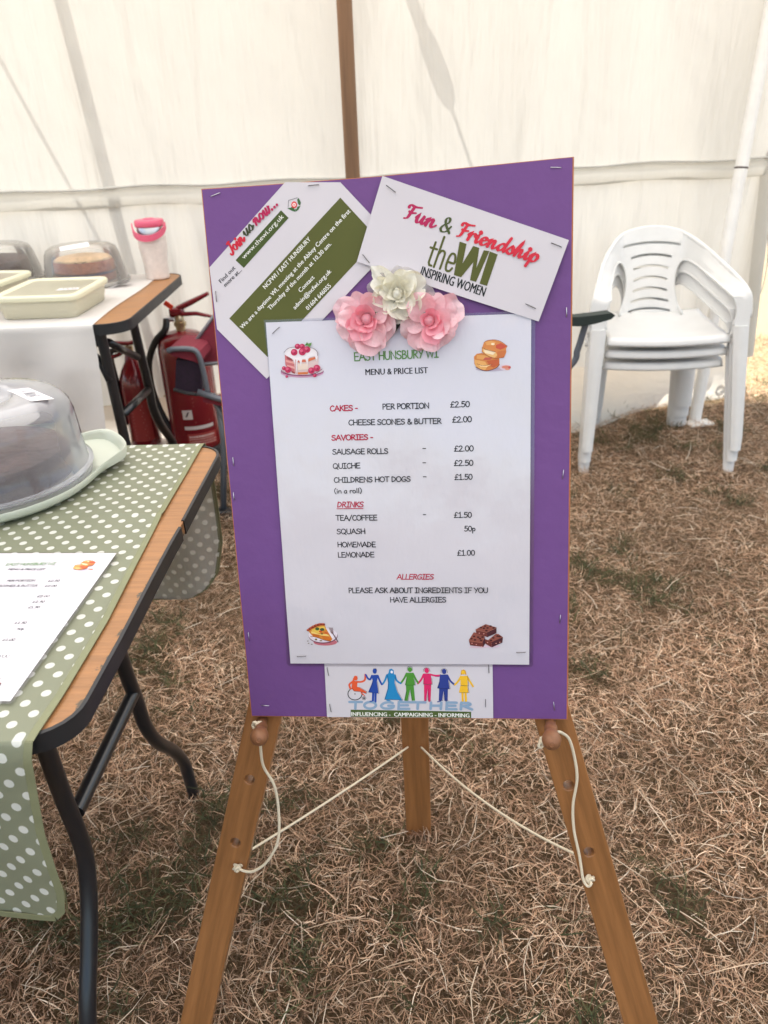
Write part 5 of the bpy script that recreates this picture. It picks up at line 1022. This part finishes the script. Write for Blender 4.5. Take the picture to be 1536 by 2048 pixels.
def cake_dome(label, c, r, h, fill, lab, kind):
    t = thing("cake_box", label, "cake box", c); c = V(c)
    mb = MB(); mb.lathe([(r * .9, 0), (r * 1.04, .004), (r * 1.05, .012), (r * 1.0, .014), (r * .9, .012), (.001, .012)], c, 48); mb.build("base", M["cream dome"], t, smooth=True, auto=60)
    mb = MB(); mb.lathe([(r, .014), (r * .97, .04), (r * .88, h * .78), (r * .82, h * .90), (r * .68, h * .97), (r * .3, h), (.001, h)], c, 56, cap0=False); mb.build("lid", M["cream dome"], t, smooth=True, auto=70)
    if lab:
        d = V((0, -1, .35)).normalized()
        q = [at_plane(px, py, c + V((0, -r * .90, h * .93)), V((0, -.75, .66))) for px, py in ((118, 494), (176, 484), (179, 492), (121, 502))]
        mb = MB(); mb.add(q, [(0, 3, 2, 1)]); mb.build("label", M["label paper"], t)
    k = thing("cake", kind, "cake", c + V((0, 0, .012)))
    if fill == "sponge":
        mb = MB(); mb.lathe([(r * .70, .0125), (r * .72, .018), (r * .72, .034), (r * .70, .036)], c, 40); mb.build("lower_sponge", M["sponge"], k, smooth=True, auto=50)
        mb = MB(); mb.lathe([(r * .72, .0365), (r * .73, .041)], c, 40); mb.build("jam_layer", M["purple jam"], k)
        mb = MB(); mb.lathe([(r * .70, .0415), (r * .73, .045), (r * .72, .072), (r * .69, .078)], c, 40); mb.build("upper_sponge", M["sponge"], k, smooth=True, auto=50)
        mb = MB(); mb.lathe([(r * .70, .0785), (r * .62, .087), (r * .4, .092), (.001, .094)], c, 40); mb.build("topping", M["crumb topping"], k, smooth=True)
    else:
        mb = MB(); mb.lathe([(r * .74, .0125), (r * .76, .02), (r * .75, .07), (r * .68, .078), (.001, .08)], c, 40); mb.build("cake_body", M["fruit cake"], k, smooth=True, auto=50)
cake_dome("round clear cake box with a white label around the pale topped sponge cake", (-.972, 2.66, .7236), .134, .128, "sponge", True, "brown sponge cake with pale crumb topping inside the labelled cake box")
cake_dome("clear cake box cut by the left frame edge behind the brown food box", (-1.325, 2.78, .7236), .15, .125, "fruit", False, "very dark cake in the clear box at the left frame edge")
# folded paper tag
tg = MB(); c = at_z(243, 572, .7235)
tg.grid(lambda u, v: c + V((-.03 + .06 * u, -.035 + .05 * v + .02 * u, .0008 + .018 * u * (1 - v * .6) * math.sin(u * 2.2))), 8, 4)
setp(tg.build("paper_tag", M["label paper"], None, smooth=True), "curled white paper tag on the cover beside the square food box", "paper tag")
# tumbler
mat("tumbler body", lin((226, 214, 206)), rough=.35, noise=(70, .12), bump=(90, .1)); mat("pink plastic", lin((214, 92, 120)), rough=.35)
tu_ = V((-.748, 2.717, .7216)); tm = thing("tumbler", "white insulated tumbler with pink lid and handle on the bare wood strip", "tumbler", tu_)
mb = MB(); mb.lathe([(.0375, 0), (.0395, .003), (.0400, .008), (.0405, .05), (.0435, .075), (.0440, .082), (.0480, .105), (.0485, .138), (.0470, .1445)], tu_, 36); mb.build("body", M["tumbler body"], tm, smooth=True, auto=60)
mb = MB(); mb.lathe([(.0445, .144), (.0445, .168), (.043, .170)], tu_, 36); mb.build("steel_neck", M["steel"], tm, smooth=True, auto=50)
mb = MB(); mb.lathe([(.0470, .1695), (.0485, .172), (.0485, .186), (.046, .190), (.020, .191), (.016, .195), (.001, .195)], tu_, 36); mb.build("lid", M["pink plastic"], tm, smooth=True, auto=50)
mb = MB()
def handle(u, v):
    a = math.pi * (.06 + .88 * u) + math.pi; k = math.sin(math.pi * u)
    return tu_ + V((.0545 * math.cos(a), .054 * math.sin(a) - .006 * k, .172 - .034 * k ** .7 + (v - .5) * .020))
def ring_h(u): return [handle(u, 0), handle(u, 1), handle(u, 1) + V((.004 * math.cos(math.pi * (1.06 + .88 * u)), .006 * math.sin(math.pi * (1.06 + .88 * u)), 0)), handle(u, 0) + V((.004 * math.cos(math.pi * (1.06 + .88 * u)), .006 * math.sin(math.pi * (1.06 + .88 * u)), 0))]
mb.loft([ring_h(u) for u in np.linspace(0, 1, 20)], True, True); mb.build("handle", M["pink plastic"], tm, smooth=True, auto=50)

# ================================================================ fire extinguishers
mat("red enamel", (.19, .008, .016), rough=.22, spec=.6, coat=.4, noise=(4, .1)); mat("label red", (.33, .03, .025), rough=.5); mat("label white", (.62, .55, .53), rough=.5); mat("hose", (.012, .012, .013), rough=.5); mat("orange tag", lin((232, 64, 34)), rough=.5); mat("brass", (.55, .45, .3), rough=.3, metal=1.0)
ex = V((-.735, 2.86, 0)); fe = thing("fire_extinguisher", "large red fire extinguisher with black hose and orange tag beside the far table", "fire extinguisher", ex)
er = .098
mb = MB(); mb.lathe([(er * .93, 0), (er * .97, .004), (er * .96, .05), (er * .9, .055)], ex, 40); mb.build("foot_ring", M["black rubber"], fe, smooth=True, auto=50)
mb = MB(); mb.lathe([(er * .90, .048), (er * .98, .056), (er, .07), (er, .43), (er * .97, .452), (er * .86, .478), (er * .62, .496), (er * .3, .504), (.02, .506)], ex, 48); mb.build("cylinder", M["red enamel"], fe, smooth=True, auto=60)
mb = MB(); mb.lathe([(.018, .503), (.018, .520), (.023, .522), (.023, .536), (.017, .538), (.017, .56), (.012, .566)], ex, 20); mb.build("valve", M["brass"], fe, smooth=True, auto=50)
mb = MB(); mb.box(ex + V((-.005, 0, .572)), (.055, .03, .034), None, .006); mb.tube([ex + V((0, 0, .585)), ex + V((.05, -.01, .606)), ex + V((.125, -.02, .640))], [.011, .011, .007], 8); mb.build("lever", M["red enamel"], fe, smooth=True, auto=50)
mb = MB(); mb.tube([ex + V((.0, -.005, .565)), ex + V((.07, -.012, .567)), ex + V((.128, -.02, .555))], [.009, .008, .006], 8); mb.build("carry_handle", M["red enamel"], fe, smooth=True, auto=50)
mb = MB(); mb.box(ex + V((-.025, -.025, .604)), (.034, .006, .018), Matrix.Rotation(R(40), 3, 'Y'), .001); mb.build("safety_tag", M["orange tag"], fe)
mb = MB(); mb.tube([ex + V((-.018, -.004, .548)), ex + V((-.05, -.012, .550))], .010, 10); mb.build("hose_coupling", M["steel"], fe, smooth=True, auto=50)
hp = lambda px, py: at_plane(px, py, ex + V((0, -.03, 0)), V((0, 1, 0)))
mb = MB(); mb.tube(smooth_path([ex + V((-.045, -.012, .550)), hp(330, 660), hp(310, 685), hp(298, 725), hp(303, 770), hp(318, 815), hp(340, 855), hp(360, 878)], 6), .0125, 12); mb.build("hose", M["hose"], fe, smooth=True, auto=60)
mb = MB(); a, b = hp(357, 874), hp(365, 888); mb.tube([a, b], .016, 12); mb.build("nozzle", M["steel"], fe, smooth=True, auto=50)
def wrap(a0, a1, z0, z1, rad): return lambda u, v: ex + V((rad * math.cos(R(a0 + (a1 - a0) * u)), rad * math.sin(R(a0 + (a1 - a0) * u)), z0 + (z1 - z0) * v))
for nm, m_, a0, a1, z0, z1, k in (("warning_label", "label red", 262, 330, .075, .125, 0), ("white_stripe", "label white", 258, 326, .142, .156, 0), ("symbol_label", "label white", 258, 280, .185, .222, 0), ("top_label", "label white", 282, 318, .36, .40, 0)):
    mb = MB(); mb.grid(wrap(a0, a1, z0, z1, er + .0006), 12, 1); mb.build(nm, M[m_], fe, smooth=True)
ik = Ink(lambda x, y, z: ex + V(((er + .0008 + z) * math.cos(R(x)), (er + .0008 + z) * math.sin(R(x)), y)))
for r_, z0 in enumerate((.112, .102, .092, .083)):
    x = 266
    while x < 322: w_ = 2 + (x * 7.3 + r_ * 3.1) % 4; ik.poly([(x, z0 - .0032 if r_ == 0 else z0 - .001), (x + w_, z0 - .0032 if r_ == 0 else z0 - .001), (x + w_, z0 + .004 if r_ == 0 else z0 + .0015), (x, z0 + .004 if r_ == 0 else z0 + .0015)], (226, 200, 190)); x += w_ + 1.5
ik.build("warning_print", fe)
ik = Ink(lambda x, y, z: ex + V(((er + .0008 + z) * math.cos(R(x)), (er + .0008 + z) * math.sin(R(x)), y)))
for z0 in (.17, .235, .25, .265, .28): ik.poly([(284, z0), (318, z0), (318, z0 + .003), (284, z0 + .003)], (150, 80, 80))
ik.poly([(264, .195), (268, .195), (274, .215), (270, .215)], (60, 40, 44)); ik.build("label_print", fe)
e2 = V((-.965, 2.93, 0)); f2 = thing("fire_extinguisher", "slim small red fire extinguisher with horn behind the far table leg", "fire extinguisher", e2)
r2 = .062
mb = MB(); mb.lathe([(r2 * .9, .03), (r2, .04), (r2, .27), (r2 * .94, .31), (r2 * .72, .345), (r2 * .42, .375), (r2 * .34, .40), (.02, .405)], e2, 40); mb.build("cylinder", M["red enamel"], f2, smooth=True, auto=60)
mb = MB(); mb.box(e2 + V((0, 0, .015)), (.16, .12, .03), None, .006); mb.build("base_block", M["white paint"], f2)
mb = MB(); mb.tube([e2 + V((0, 0, .40)), e2 + V((0, 0, .435))], .016, 12); mb.build("valve", M["brass"], f2, smooth=True, auto=50)
mb = MB(); mb.tube([e2 + V((.03, 0, .45)), e2 + V((0, 0, .445)), e2 + V((-.09, -.01, .452))], .009, 8); mb.build("lever", M["red enamel"], f2, smooth=True, auto=50)
mb = MB(); mb.tube([e2 + V((.0, 0, .432)), e2 + V((-.04, -.01, .405)), e2 + V((-.075, -.02, .395))], .008, 8); mb.build("carry_handle", M["red enamel"], f2, smooth=True, auto=50)
mb = MB(); mb.tube([e2 + V((-.02, -.01, .425)), e2 + V((-.07, -.01, .42)), e2 + V((-.085, -.012, .37)), e2 + V((-.078, -.012, .12))], [.010, .012, .022, .028], 12); mb.build("horn", M["hose"], f2, smooth=True, auto=50)
mb = MB(); mb.grid(lambda u, v: e2 + V(((r2 + .0006) * math.cos(R(245 + 75 * u)), (r2 + .0006) * math.sin(R(245 + 75 * u)), .06 + .17 * v)), 10, 1); mb.build("label", M["label red"], f2, smooth=True)
ik = Ink(lambda x, y, z: e2 + V(((r2 + .0009 + z) * math.cos(R(x)), (r2 + .0009 + z) * math.sin(R(x)), y)))
for i in range(11): ik.poly([(255, .07 + i * .0135), (300 - (i * 7) % 13, .07 + i * .0135), (300 - (i * 7) % 13, .0735 + i * .0135), (255, .0735 + i * .0135)], (190, 130, 124))
ik.build("label_print", f2)

# ================================================================ folding camp chairs, mostly behind the board
mat("red canvas", (.20, .018, .035), rough=.8, noise=(120, .2)); mat("grey tube", (.10, .11, .13), rough=.35, spec=.6); mat("grey piping", (.22, .22, .24), rough=.7); mat("mesh pocket", (.025, .012, .028), rough=.9, noise=(80, .5)); mat("dark green fabric", (.018, .028, .024), rough=.75, noise=(90, .3))
CYP = 2.3
cp = lambda px, py, y=CYP: at_plane(px, py, (0, y, 0), (0, 1, 0))
cc = thing("camp_chair", "red folding camp chair with grey tubes half hidden behind the board", "camp chair", (-.3, 2.4, 0))
def slab(name, pts, m, parent, th=.012, piping=None, off=V((0, 1, 0))):
    n = len(pts); mb = MB(); mb.loft([pts, [p + off * th for p in pts]], True, True); mb.build(name, m, parent)
    if piping:
        mb = MB(); q = list(pts) + [pts[0]]; mb.tube(q, .006, 6); mb.build("piping", piping, parent, smooth=True)
slab("back_panel", [cp(381, 697, 2.42), cp(428, 631, 2.42), V((-.02, 2.48, .70)), V((-.02, 2.40, .53)), cp(405, 729, 2.42)], M["red canvas"], cc, .01, M["grey piping"])
mb = MB(); A_ = [cp(334, 700), cp(340, 697), cp(385, 698), cp(398, 704), cp(404, 718), cp(400, 728), cp(385, 722), cp(345, 712)]
mb.loft([[p + V((0, .0, 0)) for p in A_], [p + V((.01, .16, .0)) for p in A_]], True, True); mb.build("armrest", M["red canvas"], cc)
mb = MB(); mb.tube(smooth_path([cp(335, 702, 2.29), cp(350, 698, 2.29), cp(385, 699, 2.29), cp(398, 712, 2.29), cp(406, 740, 2.29), cp(416, 786, 2.29)], 5), .0085, 10); mb.build("arm_tube", M["grey tube"], cc, smooth=True)
mb = MB(); K_ = [cp(352, 720, 2.31), cp(402, 722, 2.31), cp(403, 784, 2.31), cp(350, 783, 2.31)]; mb.loft([K_, [p + V((0, .05, 0)) for p in K_]], True, True); mb.build("mesh_pocket", M["mesh pocket"], cc)
mb = MB(); mb.tube([cp(348, 779, 2.29), cp(372, 786, 2.28), cp(396, 789, 2.28)], .006, 8); mb.build("pocket_strap", M["black rubber"], cc)
mb = MB(); mb.tube([cp(395, 784, 2.28), cp(446, 800, 2.28), V((-.02, 2.3, .36))], .0105, 10); mb.build("seat_tube", M["grey tube"], cc, smooth=True)
slab("seat", [cp(405, 795, 2.29), cp(445, 804, 2.29), V((-.02, 2.3, .36)), V((-.02, 2.5, .33)), V((-.5, 2.55, .36))], M["red canvas"], cc, .015, None, V((0, 0, -1)))
mb = MB(); mb.tube([cp(424, 788, 2.33), cp(456, 858, 2.33), V((-.30, 2.36, .04))], .0105, 10); mb.build("leg", M["grey tube"], cc, smooth=True)
mb = MB(); mb.tube([cp(436, 800, 2.34), cp(447, 880, 2.32), cp(447, 1022, 2.315)], .0105, 10); mb.build("leg", M["grey tube"], cc, smooth=True)
mb = MB(); mb.tube([cp(447, 1016, 2.315), cp(447, 1024, 2.315)], .017, 10); mb.box(V((-.53, 2.31, .012)), (.07, .04, .022), None, .004); mb.build("foot", M["black rubber"], cc)
mb = MB(); mb.tube([V((-.08, 2.34, .36)), V((-.10, 2.36, .0))], .0105, 10); mb.build("leg", M["grey tube"], cc, smooth=True)
mb = MB(); mb.tube([V((-.05, 2.5, .0)), V((-.03, 2.46, .70))], .0105, 10); mb.build("leg", M["grey tube"], cc, smooth=True)
gc = thing("camp_chair", "dark green folding chair whose armrest pokes out right of the board", "camp chair", (.35, 2.2, 0))
yg = 2.12
G_ = [cp(1100, 640, yg), cp(1128, 634, yg), cp(1160, 634, yg), cp(1195, 630, yg), cp(1224, 626, yg), cp(1231, 631, yg), cp(1222, 639, yg), cp(1190, 648, yg), cp(1160, 653, yg), cp(1128, 652, yg), cp(1100, 652, yg)]
mb = MB(); mb.loft([[p + V((0, 0, 0)) for p in G_], [p + V((0, .055, -.004)) for p in G_]], True, True); mb.build("armrest", M["dark green fabric"], gc)
mb = MB(); mb.tube(smooth_path([cp(1172, 646, yg + .03), cp(1166, 665, yg + .03), cp(1155, 700, yg + .03), cp(1138, 735, yg + .03), V((.40, yg + .05, .36))], 5), .0095, 10); mb.build("arm_tube", M["grey tube"], gc, smooth=True)
slab("seat", [V((.10, yg, .36)), V((.42, yg, .36)), V((.42, yg + .32, .34)), V((.10, yg + .32, .34))], M["dark green fabric"], gc, .015, None, V((0, 0, -1)))
slab("back_panel", [V((.12, yg + .32, .36)), V((.40, yg + .32, .36)), V((.38, yg + .36, .66)), V((.12, yg + .36, .66))], M["dark green fabric"], gc, .012)
for x in (.12, .40):
    for y in (yg + .02, yg + .30):
        mb = MB(); mb.tube([V((x, y, .36)), V((x * .96, y + .01, 0))], .0095, 8); mb.build("leg", M["grey tube"], gc, smooth=True)

# ================================================================ stacked white garden chairs
mat("chair plastic", lin((216, 215, 212)), rough=.36, spec=.5, noise=(9, .08), bump=(120, .03))
ch = thing("garden_chair", "lowest white plastic garden chair of the stack with its feet on the grass", "chair", (0, 0, 0), "stacked white garden chairs")
sm_ = lambda x, a, b: max(0, min(1, (x - a) / (b - a))) ** 2 * (3 - 2 * max(0, min(1, (x - a) / (b - a))))
BANDC = [(.250, .545, -.205), (.242, .566, -.17), (.228, .590, -.10), (.205, .616, .0), (.165, .652, .10), (.115, .682, .165), (.060, .700, .20), (0, .706, .21)]
BS = []
for i in range(len(BANDC) - 1):
    for k in range(8): a, b = BANDC[i], BANDC[i + 1]; t = k / 8; BS.append(tuple(a[j] + (b[j] - a[j]) * t for j in range(3)))
BS.append(BANDC[-1])
def chy(x, z):
    ax = abs(x)
    n2 = sorted(((b[0] - ax) ** 2 + (b[1] - z) ** 2 * .8, b[2]) for b in BS)[:3]; wt = [1 / (1e-5 + n[0]) for n in n2]; band = sum(w_ * n[1] for w_, n in zip(wt, n2)) / sum(wt)
    if z < .545: band = -.205 - .09 * (.545 - z) / .545 if ax > .17 else band
    panel = .21 - (.706 - z) * .27 + .012 * (1 - (ax / .11) ** 2) - .10 * max(0, (.43 - z) / .1) ** 2 * .3
    return panel + (band - panel) * sm_(ax, .105, .175)
def mir(pts): return [(-x, z) for x, z in reversed(pts)]
def spl(pts, n=4): return [(p.x, p.y) for p in smooth_path([(a, b, 0) for a, b in pts], n)]
arch = spl([(.268, .44), (.2675, .50), (.262, .542), (.246, .577), (.215, .617), (.172, .662), (.12, .697), (.06, .716), (0, .722)])
hole = spl([(.118, .412), (.100, .45), (.091, .50), (.092, .55), (.103, .585), (.122, .601), (.145, .597), (.175, .570), (.205, .538), (.221, .505), (.224, .47), (.217, .44)], 3)
inner_low = [(.205, .44), (.200, .41), (.118, .400)]
half = [(.118, .398)] + [(x, z) for x, z in []]
body = arch + mir(arch)[1:]
bot = [(-.268, .44), (-.217, .44)]
outl = arch + mir(arch)[1:] + [(-.217, .437)] + [(-x, z) for x, z in hole[::-1]] + [(-.117, .405), (-.09, .392), (.09, .392), (.117, .405)] + hole + [(.217, .437)]
# one outline: arch round the outside, back along the arm openings and the foot of the slatted back
slots = []
for z, hl in ((.655, .106), (.612, .074), (.572, .064), (.531, .061), (.491, .063), (.452, .070), (.416, .078)):
    up_ = [(x, z + .010 * (1 - (x / hl) ** 2) + .0048) for x in np.linspace(-hl, hl, 11)]; lo_ = [(x, z + .010 * (1 - (x / hl) ** 2) - .0048) for x in np.linspace(hl, -hl, 11)]
    slots.append([(-hl - .004, z)] + up_ + [(hl + .004, z)] + lo_)
mb = MB(); plate(mb, outl, slots, lambda x, z, d: V((x, chy(x, z) + d, z)), .007, .014); mb.build("backrest", M["chair plastic"], ch, smooth=True, auto=45)
full = arch[2:] + mir(arch)[1:-2]
mb = MB(); mb.tube([V((x, chy(x, z) + .008, z - .004)) for x, z in full], .0085, 8); mb.build("back_rim", M["chair plastic"], ch, smooth=True)
for sx in (1, -1):
    mb = MB(); P_ = lambda x, z: V((sx * x, chy(x, z), z))
    mb.tube([V((sx * x, chy(x, z) + .004, z)) for x, z in hole], .0048, 6); mb.build("arm_rim", M["chair plastic"], ch, smooth=True)
    rings = []
    for z in (0, .02, .05, .12, .2, .3, .38, .44):
        k = z / .44; xo = .286 - .018 * k; xi = .246 - .031 * k; y = chy(.25, z)
        if z <= .05: xo -= .004 * (1 - z / .05)
        xs = np.linspace(xi, xo, 5); bow = lambda x: .010 * (1 - ((x - (xi + xo) / 2) / ((xo - xi) / 2)) ** 2)
        rings.append([V((sx * x, y - bow(x), z)) for x in xs] + [V((sx * xo, y + .030 + .02 * k, z)), V((sx * (xo - .005), y + .030 + .02 * k, z))] + [V((sx * x, y + .006 - bow(x), z)) for x in xs[::-1][1:]])
    mb = MB(); mb.loft(rings, True, True); mb.build("leg", M["chair plastic"], ch, smooth=True, auto=50)
    rings = []
    for z in (0, .1, .2, .3, .385):
        k = z / .385; c_ = V((sx * (.182 - .012 * k), .195 - .02 * k, z)); r_ = .040 + .006 * k
        ang = np.linspace(R(-20), R(200), 9); rings.append([c_ + V((r_ * math.cos(a), -r_ * .75 * math.sin(a), 0)) for a in ang] + [c_ + V(((r_ - .006) * math.cos(a), -(r_ - .006) * .75 * math.sin(a), 0)) for a in ang[::-1]])
    mb = MB(); mb.loft(rings, True, True); mb.build("leg", M["chair plastic"], ch, smooth=True, auto=50)
def seat(u, v, th=0.0):
    s = (u - .5) * 2; hw = .212 - .02 * v; x = s * hw
    yf = -.222 - .022 * (1 - s * s)
    if v < .22:                      # rolled front lip
        a = v / .22; ang = a * math.pi / 2; y = yf + .016 * (1 - math.cos(ang)) * 1.0; z = .402 - .050 * (1 - math.sin(ang) ** .8) + .004 * math.sin(ang)
        z = .377 + .027 * math.sin(ang) ** .9; 
    else:
        k = (v - .22) / .78; y = yf + .016 + k * (.155 - yf - .016); z = .404 - .016 * math.sin(math.pi * min(1, k * 1.1)) * (1 - s ** 4) + .014 * max(0, k - .8) * 5 * .6
    return V((x, y, z + .004 * s * s - th))
mb = MB(); mb.grid(lambda u, v: seat(u, v), 24, 30); mb.build("seat", M["chair plastic"], ch, smooth=True, auto=60)
so_ = ch.children[-1] if False else None
for o in [c for c in ch.children if c.name.startswith("seat")]:
    md = o.modifiers.new("thickness", 'SOLIDIFY'); md.thickness = .006; md.offset = -1
CH0 = V((1.034, 2.800, .004)); CRZ = R(-7.5)
def place(root, k):
    root.location = CH0 + V((.0, -.011 * k, .045 * k)); root.rotation_euler = (0, R(-1.5), CRZ); root.scale = (.965, .965, .965)
place(ch, 0)
for k, lab in ((1, "middle white plastic garden chair, sandwiched between the other two chairs"), (2, "topmost white plastic garden chair of the stack with its whole slotted back showing")):
    c = ch.copy(); sc.collection.objects.link(c); c['label'] = lab; place(c, k)
    for o in ch.children:
        d = o.copy(); sc.collection.objects.link(d); d.parent = c
